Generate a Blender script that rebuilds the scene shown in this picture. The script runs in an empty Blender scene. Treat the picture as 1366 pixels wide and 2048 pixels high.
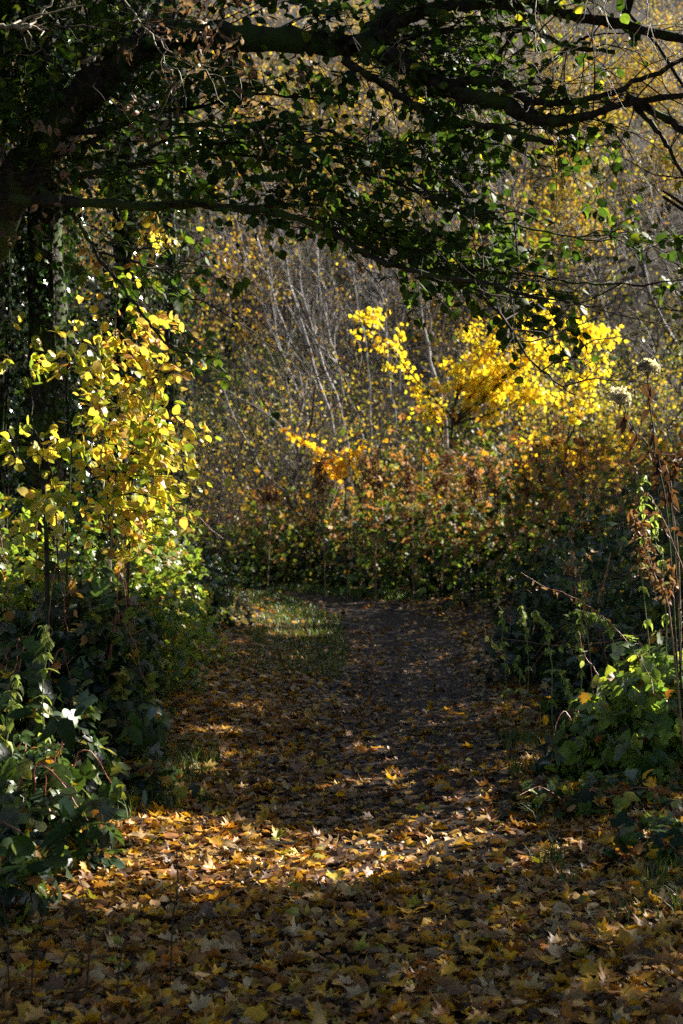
import bpy, math
import numpy as np
from mathutils import Matrix

# ------------------------------------------------------------------ camera, sky, sun, exposure
SC = bpy.context.scene
COL = SC.collection
FPX, HX, HY, EYE = 2844.0, 683.0, 1090.0, 1.6     # 50 mm lens on a 36 mm tall frame, eye height

cam_d = bpy.data.cameras.new('camera')
cam_d.sensor_fit = 'VERTICAL'; cam_d.sensor_height = 36; cam_d.sensor_width = 24; cam_d.lens = 50
cam_d.shift_y = 66 / 2048
cam_d.clip_start = 0.05; cam_d.clip_end = 600
cam_d.dof.use_dof = True; cam_d.dof.focus_distance = 8.2; cam_d.dof.aperture_fstop = 3.5
cam = bpy.data.objects.new('camera', cam_d); COL.objects.link(cam)
cam.location = (0, 0, EYE); cam.rotation_euler = (math.radians(90), 0, 0)
SC.camera = cam

SUN_AZ, SUN_EL = math.radians(57), math.radians(33)     # azimuth to the right of the view direction
S = np.array([math.cos(SUN_EL) * math.sin(SUN_AZ), math.cos(SUN_EL) * math.cos(SUN_AZ), math.sin(SUN_EL)])
world = bpy.data.worlds.new('World'); SC.world = world; world.use_nodes = True
wt = world.node_tree
sky = wt.nodes.new('ShaderNodeTexSky'); sky.sky_type = 'NISHITA'; sky.sun_disc = False
sky.sun_elevation = SUN_EL; sky.sun_rotation = SUN_AZ
wt.nodes['Background'].inputs['Strength'].default_value = 0.05
wt.links.new(sky.outputs[0], wt.nodes['Background'].inputs['Color'])
sun_d = bpy.data.lights.new('sun', 'SUN'); sun_d.energy = 5.0; sun_d.angle = math.radians(0.5); sun_d.color = (1, .93, .82)
sun = bpy.data.objects.new('sun', sun_d); COL.objects.link(sun)
sun.rotation_euler = (math.pi / 2 - SUN_EL, 0, math.pi - SUN_AZ)
vs = SC.view_settings
vs.view_transform = 'Standard'; vs.look = 'None'; vs.gamma = 1; vs.use_curve_mapping = False; vs.exposure = 1.85
SC.render.engine = 'CYCLES'
cy = SC.cycles
cy.max_bounces = 7; cy.diffuse_bounces = 3; cy.glossy_bounces = 2; cy.transmission_bounces = 4; cy.transparent_max_bounces = 4
cy.sample_clamp_indirect = 4; cy.use_denoising = False; cy.sampling_pattern = 'TABULATED_SOBOL'

R = np.random.RandomState(11)
def U(a, b, n=None): return R.uniform(a, b, n)

def P(px, py, d):
    """the point at distance d along the view axis that the photograph shows at pixel px, py"""
    return np.array([(px - HX) / FPX * d, d, EYE + (HY - py) / FPX * d])

def pix(p):
    p = np.atleast_2d(p)
    return np.stack([HX + p[:, 0] / p[:, 1] * FPX, HY - (p[:, 2] - EYE) / p[:, 1] * FPX], 1)

# ------------------------------------------------------------------ materials
def nodes(name):
    m = bpy.data.materials.new(name); m.use_nodes = True
    nt = m.node_tree
    return m, nt, nt.nodes['Principled BSDF'], nt.nodes['Material Output']

def ramp(nt, fac, stops, const=False):
    r = nt.nodes.new('ShaderNodeValToRGB')
    if const: r.color_ramp.interpolation = 'CONSTANT'
    el = r.color_ramp.elements
    while len(el) < len(stops): el.new(.5)
    for e, (p, c) in zip(el, stops): e.position = p; e.color = (*c, 1)
    nt.links.new(fac, r.inputs[0])
    return r.outputs[0]

def noise(nt, scale, detail=4, coord='Object'):
    tc = nt.nodes.new('ShaderNodeTexCoord'); n = nt.nodes.new('ShaderNodeTexNoise')
    n.inputs['Scale'].default_value = scale; n.inputs['Detail'].default_value = detail
    nt.links.new(tc.outputs[coord], n.inputs['Vector'])
    return n.outputs[0]

def leaf_mat(name, stops, trans=.4, rough=.45, spec=.5, mottle=30, tgain=1.25, const=False, under=None, each=None):
    """leaf: each leaf's own pigment from its 'tint', blotches, gloss, and light let through"""
    m, nt, b, out = nodes(name)
    at = nt.nodes.new('ShaderNodeAttribute'); at.attribute_name = 'tint'
    c = ramp(nt, at.outputs['Fac'], stops, const)
    n = noise(nt, mottle, 3)
    mr = nt.nodes.new('ShaderNodeMapRange'); mr.inputs[1].default_value = .3; mr.inputs[2].default_value = .7
    mr.inputs[3].default_value = .45; mr.inputs[4].default_value = 1.25
    nt.links.new(n, mr.inputs[0])
    mx = nt.nodes.new('ShaderNodeVectorMath'); mx.operation = 'SCALE'
    if each:
        oi = nt.nodes.new('ShaderNodeObjectInfo'); er = nt.nodes.new('ShaderNodeMapRange'); er.inputs[3].default_value, er.inputs[4].default_value = each
        nt.links.new(oi.outputs['Random'], er.inputs[0]); ml = nt.nodes.new('ShaderNodeMath'); ml.operation = 'MULTIPLY'
        nt.links.new(er.outputs[0], ml.inputs[0]); nt.links.new(mr.outputs[0], ml.inputs[1]); mr = ml
    nt.links.new(c, mx.inputs[0]); nt.links.new(mr.outputs[0], mx.inputs[3])
    nt.links.new(mx.outputs[0], b.inputs['Base Color'])
    if under:
        ge = nt.nodes.new('ShaderNodeNewGeometry'); ud = nt.nodes.new('ShaderNodeMix'); ud.data_type = 'RGBA'
        nt.links.new(ge.outputs['Backfacing'], ud.inputs[0]); nt.links.new(mx.outputs[0], ud.inputs[6]); ud.inputs[7].default_value = (*under, 1)
        nt.links.new(ud.outputs[2], b.inputs['Base Color'])
    b.inputs['Roughness'].default_value = rough; b.inputs['Specular IOR Level'].default_value = spec
    if trans > 0:
        t = nt.nodes.new('ShaderNodeBsdfTranslucent')
        g = nt.nodes.new('ShaderNodeVectorMath'); g.operation = 'MULTIPLY'
        g.inputs[1].default_value = (tgain, tgain, tgain * .55)
        nt.links.new(mx.outputs[0], g.inputs[0]); nt.links.new(g.outputs[0], t.inputs['Color'])
        ms = nt.nodes.new('ShaderNodeMixShader'); ms.inputs[0].default_value = trans
        nt.links.new(b.outputs[0], ms.inputs[1]); nt.links.new(t.outputs[0], ms.inputs[2])
        nt.links.new(ms.outputs[0], out.inputs[0])
    return m

def bark_mat(name, c1, c2, scale=25, rough=.85, bump=.6, moss=None):
    m, nt, b, out = nodes(name)
    n = noise(nt, scale, 6)
    c = ramp(nt, n, [(.35, c1), (.65, c2)])
    if moss:
        n2 = noise(nt, scale * .15, 4)
        mk = ramp(nt, n2, [(.5, (0, 0, 0)), (.6, (1, 1, 1))])
        mix = nt.nodes.new('ShaderNodeMix'); mix.data_type = 'RGBA'
        nt.links.new(mk, mix.inputs[0]); nt.links.new(c, mix.inputs[6]); mix.inputs[7].default_value = (*moss, 1)
        c = mix.outputs[2]
    nt.links.new(c, b.inputs['Base Color'])
    b.inputs['Roughness'].default_value = rough; b.inputs['Specular IOR Level'].default_value = .25
    bp = nt.nodes.new('ShaderNodeBump'); bp.inputs['Strength'].default_value = bump; bp.inputs['Distance'].default_value = .02
    nt.links.new(n, bp.inputs['Height']); nt.links.new(bp.outputs[0], b.inputs['Normal'])
    return m

def soil_mat(name, stops, scale=3, bump=.5, rough=.9):
    m, nt, b, out = nodes(name)
    n = noise(nt, scale, 8); n2 = noise(nt, scale * 14, 4)
    ad = nt.nodes.new('ShaderNodeMath'); ad.operation = 'MULTIPLY_ADD'; ad.inputs[1].default_value = .5
    nt.links.new(n2, ad.inputs[0])
    hf = nt.nodes.new('ShaderNodeMath'); hf.operation = 'MULTIPLY'; hf.inputs[1].default_value = .5
    nt.links.new(n, hf.inputs[0]); nt.links.new(hf.outputs[0], ad.inputs[2])
    nt.links.new(ramp(nt, ad.outputs[0], stops), b.inputs['Base Color'])
    b.inputs['Roughness'].default_value = rough; b.inputs['Specular IOR Level'].default_value = .12
    bp = nt.nodes.new('ShaderNodeBump'); bp.inputs['Strength'].default_value = bump; bp.inputs['Distance'].default_value = .03
    nt.links.new(ad.outputs[0], bp.inputs['Height']); nt.links.new(bp.outputs[0], b.inputs['Normal'])
    return m

OCHRE, PALE, TAN, BROWN, DARK = (.60, .31, .035), (.58, .42, .22), (.42, .24, .10), (.21, .10, .036), (.06, .035, .022)
RUST, LIME, GOLD, ORANGE = (.38, .15, .03), (.42, .38, .05), (.78, .44, .02), (.64, .22, .018)
M = {}
M['litter'] = leaf_mat('fallen leaf', [(0, DARK), (.17, BROWN), (.31, RUST), (.45, TAN), (.55, PALE), (.66, OCHRE), (.82, GOLD), (.93, ORANGE), (.98, LIME), (1, LIME)], .25, .5, .45, 18, 1.2)
M['hazel'] = leaf_mat('hazel leaf', [(0, (.022, .05, .010)), (.5, (.06, .115, .018)), (.8, (.16, .24, .03)), (.9, (.26, .30, .03)), (1, (.55, .48, .05))], .45, .6, .3, 25, 1.4)
M['hazel_yellow'] = leaf_mat('yellow hazel leaf', [(0, (.16, .25, .035)), (.25, (.40, .46, .055)), (.5, (.74, .60, .08)), (.75, (.82, .58, .13)), (.9, (.66, .36, .09)), (1, (.36, .17, .06))], .5, .4, .5, 20, 1.4)
M['maple'] = leaf_mat('yellow maple leaf', [(0, (.34, .40, .05)), (.12, (.60, .54, .05)), (.4, (.80, .62, .04)), (.75, (.84, .56, .03)), (1, (.70, .31, .02))], .6, .5, .4, 15, 1.4)
M['ivy'] = leaf_mat('ivy leaf', [(0, (.007, .016, .006)), (.6, (.018, .045, .011)), (1, (.09, .19, .025))], .3, .22, .6, 40)
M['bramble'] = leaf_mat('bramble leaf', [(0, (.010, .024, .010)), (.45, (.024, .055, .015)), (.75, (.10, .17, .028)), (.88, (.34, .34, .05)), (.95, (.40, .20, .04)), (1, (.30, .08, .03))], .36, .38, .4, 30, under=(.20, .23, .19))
M['bramble_fresh'] = leaf_mat('fresh bramble leaf', [(0, (.06, .12, .03)), (.4, (.15, .25, .04)), (.75, (.30, .40, .06)), (.9, (.52, .46, .06)), (1, (.50, .24, .04))], .5, .36, .55, 30, 1.35, under=(.36, .40, .30))  # lighter copy of the bramble leaf, sunlight put into its colour
M['mound'] = leaf_mat('bramble bank leaf', [(0, (.008, .02, .007)), (.25, (.03, .06, .012)), (.5, (.22, .30, .045)), (.62, (.36, .18, .08)), (.78, (.44, .20, .08)), (.88, (.7, .48, .04)), (1, (.65, .26, .02))], .42, .55, .35, 6)
M['nettle'] = leaf_mat('nettle leaf', [(0, (.14, .24, .06)), (.6, (.34, .42, .10)), (1, (.50, .52, .2))], .5, .5, .4, 30)
M['dead'] = leaf_mat('dead brown leaf', [(0, (.06, .03, .02)), (.4, (.18, .085, .04)), (.75, (.30, .14, .06)), (1, (.45, .32, .2))], .3, .6, .3, 30)
M['oak_dead'] = leaf_mat('dead oak leaf', [(0, (.13, .07, .05)), (.6, (.27, .15, .10)), (1, (.42, .28, .20))], .3, .5, .45, 30)
M['far'] = leaf_mat('far leaf', [(0, (.025, .05, .016)), (.25, (.08, .12, .025)), (.45, (.28, .26, .04)), (.65, (.58, .42, .04)), (.8, (.50, .22, .03)), (.88, (.16, .10, .06)), (1, (.24, .18, .13))], .45, .5, .4, 3, 1.3, each=(.45, 1.35))
M['maple_green'] = leaf_mat('green maple leaf', [(0, (.02, .045, .01)), (.6, (.05, .09, .015)), (1, (.16, .17, .025))], .25, .5, .4, 20)  # dark, dense leaf for the unseen crowns, dims bounced green light
M['grass'] = leaf_mat('grass blade', [(0, (.03, .07, .015)), (.6, (.08, .15, .025)), (.85, (.2, .24, .05)), (1, (.42, .36, .18))], .35, .45, .4, 5)
M['fluff'] = leaf_mat('seed fluff', [(0, (.78, .70, .68)), (1, (.93, .88, .86))], .6, .9, .1, 5, 1.0)
M['bark'] = bark_mat('dark bark', (.018, .014, .011), (.055, .044, .033), 22, .85, .9, moss=(.05, .075, .018))
M['twig'] = bark_mat('brown twig', (.03, .022, .016), (.08, .06, .044), 30)
M['grey_twig'] = bark_mat('grey twig', (.06, .05, .042), (.19, .16, .135), 8, .6)
M['pale_twig'] = bark_mat('pale twig', (.22, .18, .13), (.42, .36, .27), 14, .6)
M['birch'] = bark_mat('birch bark', (.07, .06, .05), (.48, .44, .40), 6, .5)
M['red_cane'] = bark_mat('red bramble cane', (.20, .06, .045), (.30, .12, .07), 20, .4)
M['green_stem'] = bark_mat('green stem', (.14, .17, .06), (.25, .26, .10), 20, .5)
M['dead_stem'] = bark_mat('dead stem', (.12, .065, .04), (.30, .18, .10), 20, .6)
M['soil'] = soil_mat('leaf mould', [(.3, (.012, .009, .006)), (.5, (.03, .02, .013)), (.68, (.07, .045, .025))], 2.5)
M['mud'] = soil_mat('dark path mud', [(.3, (.008, .0065, .006)), (.52, (.02, .015, .012)), (.7, (.045, .034, .026))], 2.2, .7, .7)
M['hill'] = soil_mat('hillside leaf mould', [(.3, (.014, .012, .009)), (.5, (.04, .032, .022)), (.68, (.10, .075, .05))], 1.2)

# ------------------------------------------------------------------ mesh helpers
def mesh_data(name, v, f, mat, tint=None, smooth=False):
    v = np.asarray(v, np.float32); f = np.asarray(f, np.int32)
    me = bpy.data.meshes.new(name)
    k = f.shape[1]
    me.vertices.add(len(v)); me.vertices.foreach_set('co', v.ravel())
    me.loops.add(f.size); me.loops.foreach_set('vertex_index', f.ravel())
    me.polygons.add(len(f)); me.polygons.foreach_set('loop_start', np.arange(0, f.size, k, dtype=np.int32))
    if smooth: me.polygons.foreach_set('use_smooth', np.ones(len(f), bool))
    if tint is not None:
        a = me.attributes.new('tint', 'FLOAT', 'POINT')
        a.data.foreach_set('value', np.broadcast_to(np.asarray(tint, np.float32), (len(v),)).copy())
    me.materials.append(mat)
    me.update(calc_edges=True)
    return me

def link(name, data, parent=None, kind=None):
    o = bpy.data.objects.new(name, data); COL.objects.link(o)
    if parent is not None: o.parent = parent
    if kind: o['kind'] = kind
    return o

def thing(name, label, cat, loc, group=None):
    o = bpy.data.objects.new(name, None); COL.objects.link(o)
    o.empty_display_size = .2
    o.location = [float(a) for a in loc]
    o['label'] = label; o['category'] = cat
    if group: o['group'] = group
    return o

def tag(o, label, cat, group=None):
    o['label'] = label; o['category'] = cat
    if group: o['group'] = group
    return o

def loc_of(t): return np.array(t.location) if t is not None else np.zeros(3)

def norm(a): return a / np.maximum(np.linalg.norm(a, axis=-1, keepdims=True), 1e-9)

def tube_arrays(polys, sides=5):
    """polys: list of (points (n,3), radii (n)) -> verts, quads"""
    V, F, base = [], [], 0
    for pts, rad in polys:
        pts = np.asarray(pts, float); n = len(pts)
        rad = np.broadcast_to(np.asarray(rad, float), (n,))
        t = norm(np.gradient(pts, axis=0))
        ref = np.eye(3)[np.argmin(np.abs(t.mean(0)))]
        u = norm(np.cross(t, ref)); w = np.cross(t, u)
        a = np.arange(sides) * 2 * math.pi / sides
        ring = pts[:, None] + rad[:, None, None] * (np.cos(a)[None, :, None] * u[:, None] + np.sin(a)[None, :, None] * w[:, None])
        V.append(ring.reshape(-1, 3))
        i = np.arange(n - 1)[:, None] * sides; j = np.arange(sides)[None]; j2 = (j + 1) % sides
        q = np.stack([i + j, i + j2, i + sides + j2, i + sides + j], -1).reshape(-1, 4) + base
        F.append(q); base += n * sides
    return np.concatenate(V), np.concatenate(F)

def tubes(name, polys, mat, parent=None, sides=5, kind=None, rough=0.0):
    v, f = tube_arrays(polys, sides)
    if rough: v = v + R.normal(0, rough, v.shape)
    return link(name, mesh_data(name, v - loc_of(parent), f, mat, smooth=True), parent, kind)

def spline(pts, n=12, jit=0.0):
    """Catmull-Rom through pts"""
    p = np.asarray(pts, float); m = len(p)
    q = np.vstack([2 * p[0] - p[1], p, 2 * p[-1] - p[-2]])
    t = np.linspace(0, m - 1 - 1e-6, n); i = t.astype(int); u = (t - i)[:, None]
    a, b, c, d = q[i], q[i + 1], q[i + 2], q[i + 3]
    r = .5 * ((2 * b) + (c - a) * u + (2 * a - 5 * b + 4 * c - d) * u ** 2 + (-a + 3 * b - 3 * c + d) * u ** 3)
    if jit: r[1:-1] += R.normal(0, jit, (n - 2, 3))
    return r

# leaf templates: blade along +Y, length 1, normal +Z; each (verts, tris)
def sym(mid, half, tris, fold=.25, curl=0., wave=0.):
    nm, nh = len(mid), len(half)
    v = [(0, y, 0) for y in mid] + [(x, y, 0) for x, y in half] + [(-x, y, 0) for x, y in half]
    v = np.array(v, float)
    f = []
    for t in tris:
        f.append([i for i in t]); f.append([(i if i < nm else i + nh) for i in t][::-1])
    x, y = v[:, 0].copy(), v[:, 1].copy()
    v[:, 2] = fold * np.abs(x) - curl * (y - .2) ** 2 - curl * .8 * x ** 2 + wave * np.sin(9 * y + 5 * x)
    return v, np.array(f)
MAPLE_H = [(.38, -.03), (.27, .22), (.46, .30), (.60, .58), (.40, .50), (.22, .56), (.30, .80), (.12, .80)]
MAPLE_T = [(0, 4, 5), (0, 5, 1), (1, 5, 6), (1, 6, 8), (6, 7, 8), (1, 8, 9), (1, 9, 2), (2, 9, 11), (9, 10, 11), (2, 11, 3)]
def maple(fold, curl, wave): return sym([0, .32, .62, 1.0], MAPLE_H, MAPLE_T, fold, curl, wave)
OV_T = [(0, 3, 4), (0, 4, 1), (1, 4, 5), (1, 5, 2), (2, 5, 6), (2, 6, 7)]
def ovate(w, fold, curl, wave=0.):
    v, f = sym([0, .34, .68], [(w * .5, .04), (w, .3), (w * .98, .6), (w * .5, .88), (.0, 1.06)], [(0, 3, 4), (0, 4, 1), (1, 4, 5), (1, 5, 2), (2, 5, 6), (2, 6, 7)], fold, curl, wave)
    return v, f
def small(w=.42, fold=.3, curl=.3):
    v = np.array([(0, 0, 0), (w, .5, fold * w - curl * .1), (0, 1, -curl), (-w, .5, fold * w - curl * .1)], float)
    return v, np.array([(0, 1, 2), (0, 2, 3)])
def diamond6(w=.42, fold=.3, curl=.3):
    return sym([0, .5, 1.0], [(w * .8, .22), (w, .6)], [(0, 3, 1), (3, 4, 1), (1, 4, 2)], fold, curl)
def trifoliate(leaflet, spread=1.0):
    v, f = leaflet; V, F = [], []
    for a, s, oy in ((0, 1, .30), (spread, .8, .22), (-spread, .8, .22)):
        c, sn = math.cos(a), math.sin(a)
        w = v.copy() * s
        w = np.stack([w[:, 0] * c + w[:, 1] * sn, -w[:, 0] * sn + w[:, 1] * c + oy, w[:, 2]], 1)
        w[:, 0] += .06 * np.sign(a)
        V.append(w * .62); F.append(f + len(v) * len(F))
    return np.concatenate(V), np.concatenate(F)
T = {
    'maple': [maple(.2, .2, .02), maple(-.25, .55, .05), maple(.45, -.4, .04), maple(.1, .9, .07), maple(.6, .1, .06)],
    'litter': [maple(.2, .2, .02), maple(-.25, .55, .05), maple(.45, -.4, .04), maple(.1, .9, .07), maple(.6, .1, .06), maple(-.1, .3, .05), ovate(.40, .3, .6, .06), ovate(.36, -.3, .9, .08), ovate(.3, .8, 1.4, .08)],
    'maple_fresh': [maple(.15, .25, .02), maple(.25, .4, .03), maple(-.1, .3, .02)],
    'hazel': [ovate(.46, .18, .25, .02), ovate(.43, .32, .4, .03), ovate(.47, -.12, .3, .02)],
    'leaflet': [ovate(.34, .3, .2, .03), ovate(.36, .15, .35, .03)],
    'bramble': [trifoliate(ovate(.36, .28, .25, .03)), trifoliate(ovate(.38, .15, .4, .02), .85)],
    'bramble_far': [trifoliate(diamond6(.4, .3, .3))],
    'ivy': [sym([0, .4, 1.0], [(.42, -.02), (.34, .25), (.5, .45), (.2, .6)], [(0, 3, 4), (0, 4, 1), (4, 5, 6), (4, 6, 1), (1, 6, 2)], .12, .2)],
    'lance': [ovate(.3, .35, .5, .02), ovate(.32, .25, .7, .04)],
    'curl': [ovate(.3, .8, 1.6, .08), ovate(.34, -.6, 1.3, .1), ovate(.26, 1.0, -1.2, .1)],
    'small': [small(), small(.36, -.2, .5), small(.48, .5, .1)],
    'dia': [diamond6(), diamond6(.38, .5, .6), diamond6(.45, -.2, .2)],
}

def frames(d, n):
    d = norm(np.asarray(d, float)); x = norm(np.cross(d, n)); z = np.cross(x, d)
    return np.stack([x, d, z], -1)          # columns = local axes

def rand_dirs(n, up=0.0):
    v = norm(R.normal(0, 1, (n, 3))); v[:, 2] += up
    return norm(v)

def merged_leaves(tm, pos, fr, size, tint):
    V, F, TT, base = [], [], [], 0
    which = R.randint(0, len(tm), len(pos))
    for k, (v, f) in enumerate(tm):
        s = np.nonzero(which == k)[0]
        if not len(s): continue
        sz = size[s][:, None, None]
        asp = np.stack([U(.8, 1.15, len(s)), np.ones(len(s)), U(.3, 1.5, len(s))], 1)[:, None]
        w = np.einsum('nij,nvj->nvi', fr[s], v[None] * asp) * sz + pos[s][:, None]
        V.append(w.reshape(-1, 3)); TT.append(np.repeat(tint[s], len(v)))
        F.append((f[None] + (np.arange(len(s)) * len(v))[:, None, None]).reshape(-1, 3) + base); base += len(s) * len(v)
    return np.concatenate(V), np.concatenate(F), np.concatenate(TT)

MESHES = {}
def leaf_data(key, matkey, k, bucket):
    q = (key, matkey, k, bucket)
    if q not in MESHES:
        v, f = T[key][k]
        MESHES[q] = mesh_data(key + '_leaf', v, f, M[matkey], (bucket + .5) / 12)
    return MESHES[q]

def leaves(parent, key, matkey, pos, d, n, size, tint, individuals=0, name='leaf', mass='foliage', minpx=7):
    """every leaf is geometry: the ones that show largest are parts of their own, the rest one part"""
    pos = np.asarray(pos, float); size = np.broadcast_to(size, (len(pos),)).astype(float)
    tint = np.clip(np.broadcast_to(tint, (len(pos),)), 0, .999)
    fr = frames(d, n); base = loc_of(parent)
    rest = np.ones(len(pos), bool)
    if individuals:
        q = pix(pos); px = size / np.maximum(pos[:, 1], .1) * FPX
        inside = (q[:, 0] > -5) & (q[:, 0] < 1371) & (q[:, 1] > -5) & (q[:, 1] < 2053) & (pos[:, 1] > 1) & (px > minpx)
        cand = np.nonzero(inside)[0]
        cand = cand[np.argsort(-px[cand])][:individuals]
        for i in cand:
            o = bpy.data.objects.new(name, leaf_data(key, matkey, R.randint(len(T[key])), int(tint[i] * 12)))
            m = np.eye(4); m[:3, :3] = fr[i] * size[i] * np.array([U(.85, 1.12), 1, U(.4, 1.4)]); m[:3, 3] = pos[i] - base
            o.parent = parent; o.matrix_local = Matrix(m.tolist())
            COL.objects.link(o)
        rest[cand] = False
    if rest.any():
        v, f, tt = merged_leaves(T[key], pos[rest], fr[rest], size[rest], tint[rest])
        return link(mass, mesh_data(mass, v - base, f, M[matkey], tt), parent, 'stuff')

def copy_tree(o, parent=None):
    c = o.copy(); COL.objects.link(c)
    if parent is not None: c.parent = parent
    for ch in list(o.children): copy_tree(ch, c)
    return c

# ------------------------------------------------------------------ the lie of the land
def vnoise(x, y, s, seed=0):
    x = np.asarray(x, float) / s; y = np.asarray(y, float) / s
    r = np.zeros(np.broadcast(x, y).shape)
    for k in range(4):
        a = 1.7 * k + seed; f = 1.9 ** k
        r = r + np.sin(f * (x * math.cos(a) + y * math.sin(a)) + 2.1 * a) * np.cos(f * (y * math.cos(a * 1.3) - x * math.sin(a)) + a) / (1.6 ** k)
    return r / 2.2
PY = [0, 5, 9, 14, 19, 24, 28, 32, 36, 44]
PC = [0, .02, .12, .45, .68, .5, -.35, -1.7, -4.4, -9]
PW = [1.3, 1.3, 1.2, 1.25, 1.2, 1.0, .9, .8, .7, .7]
def path_c(y): return np.interp(y, PY, PC)
def ground_z(x, y):
    x = np.asarray(x, float); y = np.asarray(y, float)
    z = np.interp(y, [-10, 5, 9, 14, 19, 30, 36, 41, 200], [-.05, -.05, -.06, .04, .2, .62, .85, 2.4, 94])
    off = np.abs(x - path_c(y)) - 1.3
    side = np.clip(off, 0, 6)
    z = z + np.where(y < 36, .10 * side, .10 * side * np.clip((44 - y) / 8, 0, 1)) - .05 * np.clip(-off, 0, 1)
    z = z + vnoise(x, y, 1.6) * .035 + vnoise(x, y, .5, 3) * .012 + np.clip((y - 40) / 30, 0, 1) * vnoise(x, y, 9, 5) * 1.2
    return z

def grid_sheet(name, xs, ys, zf, mat):
    X, Y = np.meshgrid(xs, ys)
    v = np.stack([X.ravel(), Y.ravel(), zf(X, Y).ravel()], 1)
    nx, ny = len(xs), len(ys)
    i = (np.arange(ny - 1)[:, None] * nx + np.arange(nx - 1)[None]).ravel()
    f = np.stack([i, i + 1, i + nx + 1, i + nx], 1)
    return link(name, mesh_data(name, v, f, mat, smooth=True), None, 'structure')
xs = np.concatenate([np.linspace(-90, -9, 28), np.linspace(-8.8, 8.8, 177), np.linspace(9, 90, 28)])
ground = grid_sheet('ground', xs, np.linspace(-12, 38, 334), ground_z, M['soil'])
grid_sheet('hillside', np.linspace(-120, 120, 161), np.linspace(37.9, 190, 120), ground_z, M['hill'])
# the trodden strip, a sheet 4 mm proud
pv, pf = [], []
yy = np.linspace(-6, 40, 300); K = 17
for i, y in enumerate(yy):
    w = np.interp(y, PY, PW) * .85 + .12 * math.sin(y * 1.9) + .07 * math.sin(y * 4.3 + 1)
    x = path_c(y) + np.linspace(-w, w, K)
    lift = .006 - .03 * np.clip(np.abs(np.linspace(-1, 1, K)) - .94, 0, 1)
    pv.append(np.stack([x, np.full(K, y), ground_z(x, np.full(K, y)) + lift], 1))
pi = (np.arange(299)[:, None] * K + np.arange(K - 1)[None]).ravel()
footpath = link('footpath', mesh_data('footpath', np.concatenate(pv), np.stack([pi, pi + 1, pi + K + 1, pi + K], 1), M['mud'], smooth=True), None, 'structure')

# ------------------------------------------------------------------ spots the sun reaches through gaps cut in the crowns (sun flecks in the photograph)
D0 = 8.6
LIT = [(P(250, 720, 10.2), .50), (P(270, 900, 9.8), .62), (P(340, 960, 9.8), .4), (P(300, 1050, 16), .7), (P(400, 1110, 16), .5), (P(200, 1060, 14), .7), (P(110, 1090, 12), .4), (P(20, 1060, 11.5), .35), (P(120, 700, 10.2), .35), (P(60, 690, 10.2), .25), (P(150, 560, 12), .35), (P(60, 560, 12), .25),
       (P(150, 860, 10), .35), (P(60, 1040, 10.5), .3), (P(200, 480, 13), .4), (P(240, 620, 11), .4)]
for x, y, r in ((-1.35, 8.2, .26), (-.95, 8.15, .30), (-1.15, 8.55, .22), (-.5, 8.05, .26), (-.12, 8.2, .2), (-.75, 8.7, .16), (-1.3, 9.1, .14), (-.9, 9.5, .13), (-.3, 8.6, .10), (.25, 8.35, .10), (.1, 9.0, .09), (.55, 8.9, .09), (.8, 9.2, .08),
                (.3, 6.9, .06), (.6, 6.95, .06), (.05, 6.85, .05), (-1.35, 6.6, .16), (-.95, 6.55, .14), (-.55, 6.7, .12), (-1.6, 6.2, .12), (1.5, 9.5, .14), (1.75, 9.4, .14), (1.25, 7.3, .08), (-1.1, 10.3, .15), (-.8, 11.0, .12), (-1.2, 12.0, .16), (-.6, 9.9, .10), (-1.0, 13.5, .15), (-1.3, 7.4, .12)):
    LIT.append((np.array([x, y, 0.]), r))
rd = np.random.RandomState(4)
for _ in range(30):
    y = rd.uniform(4.7, 7.6); x = rd.uniform(-1, 1) * .24 * y
    LIT.append((np.array([x, y, 0.]), rd.uniform(.04, .075)))
LIT += [(P(1335, 1290, 9.6), .3), (P(1200, 1370, 10), .15), (P(1230, 1390, 8.8), .12), (P(1160, 1220, 11), .22), (P(1100, 1235, 11.4), .12), (P(1030, 1225, 12.4), .14), (P(1290, 1080, 9), .5), (P(1297, 735, 9.2), .3), (P(1240, 795, 9.4), .25), (P(1300, 930, 9.4), .3),
        (P(150, 1500, 7.6), .34), (P(230, 1440, 8.4), .28), (P(60, 1450, 7.6), .34), (P(30, 1360, 8), .26), (P(90, 1640, 6.3), .08), (P(5, 1700, 6), .1), (P(330, 1400, 7.2), .07), (P(1165, 1400, 8.4), .1), (P(1090, 1460, 8.4), .12), (P(330, 100, D0), .3), (P(480, 160, D0), .25), (P(60, 40, 8.4), .25),
        (P(250, 180, 8.8), .2), (P(130, 335, 8.9), .15), (P(850, 140, 10.3), .25), (P(1020, 150, 10.2), .2), (P(1180, 60, 9), .5), (P(1250, 560, 9.6), .3), (P(1150, 450, 9.7), .35), (P(1330, 600, 9.6), .25), (P(1090, 280, 10), .12), (P(600, 300, 10.4), .22), (P(760, 400, 10.4), .22), (P(900, 330, 10.3), .25), (P(690, 150, 10.4), .2), (P(480, 230, 10.6), .2), (P(980, 520, 10), .25), (P(830, 520, 10.2), .15), (P(560, 370, 10.6), .18), (P(1000, 80, 10), .3), (P(620, 200, 10.4), .22), (P(820, 260, 10.2), .25), (P(400, 330, 10.8), .2), (P(1100, 400, 10), .3), (P(1250, 330, 10), .3), (P(1060, 600, 9.6), .25), (P(300, 250, 10.8), .18), (P(700, 470, 10.3), .18)]
for x, y, r in ((-1.2, 22.5, .55), (-1.6, 25, .55), (-.9, 24, .45), (-.6, 21, .3), (.3, 27.5, .3)): LIT.append((np.array([x, y, .4]), r))

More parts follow.
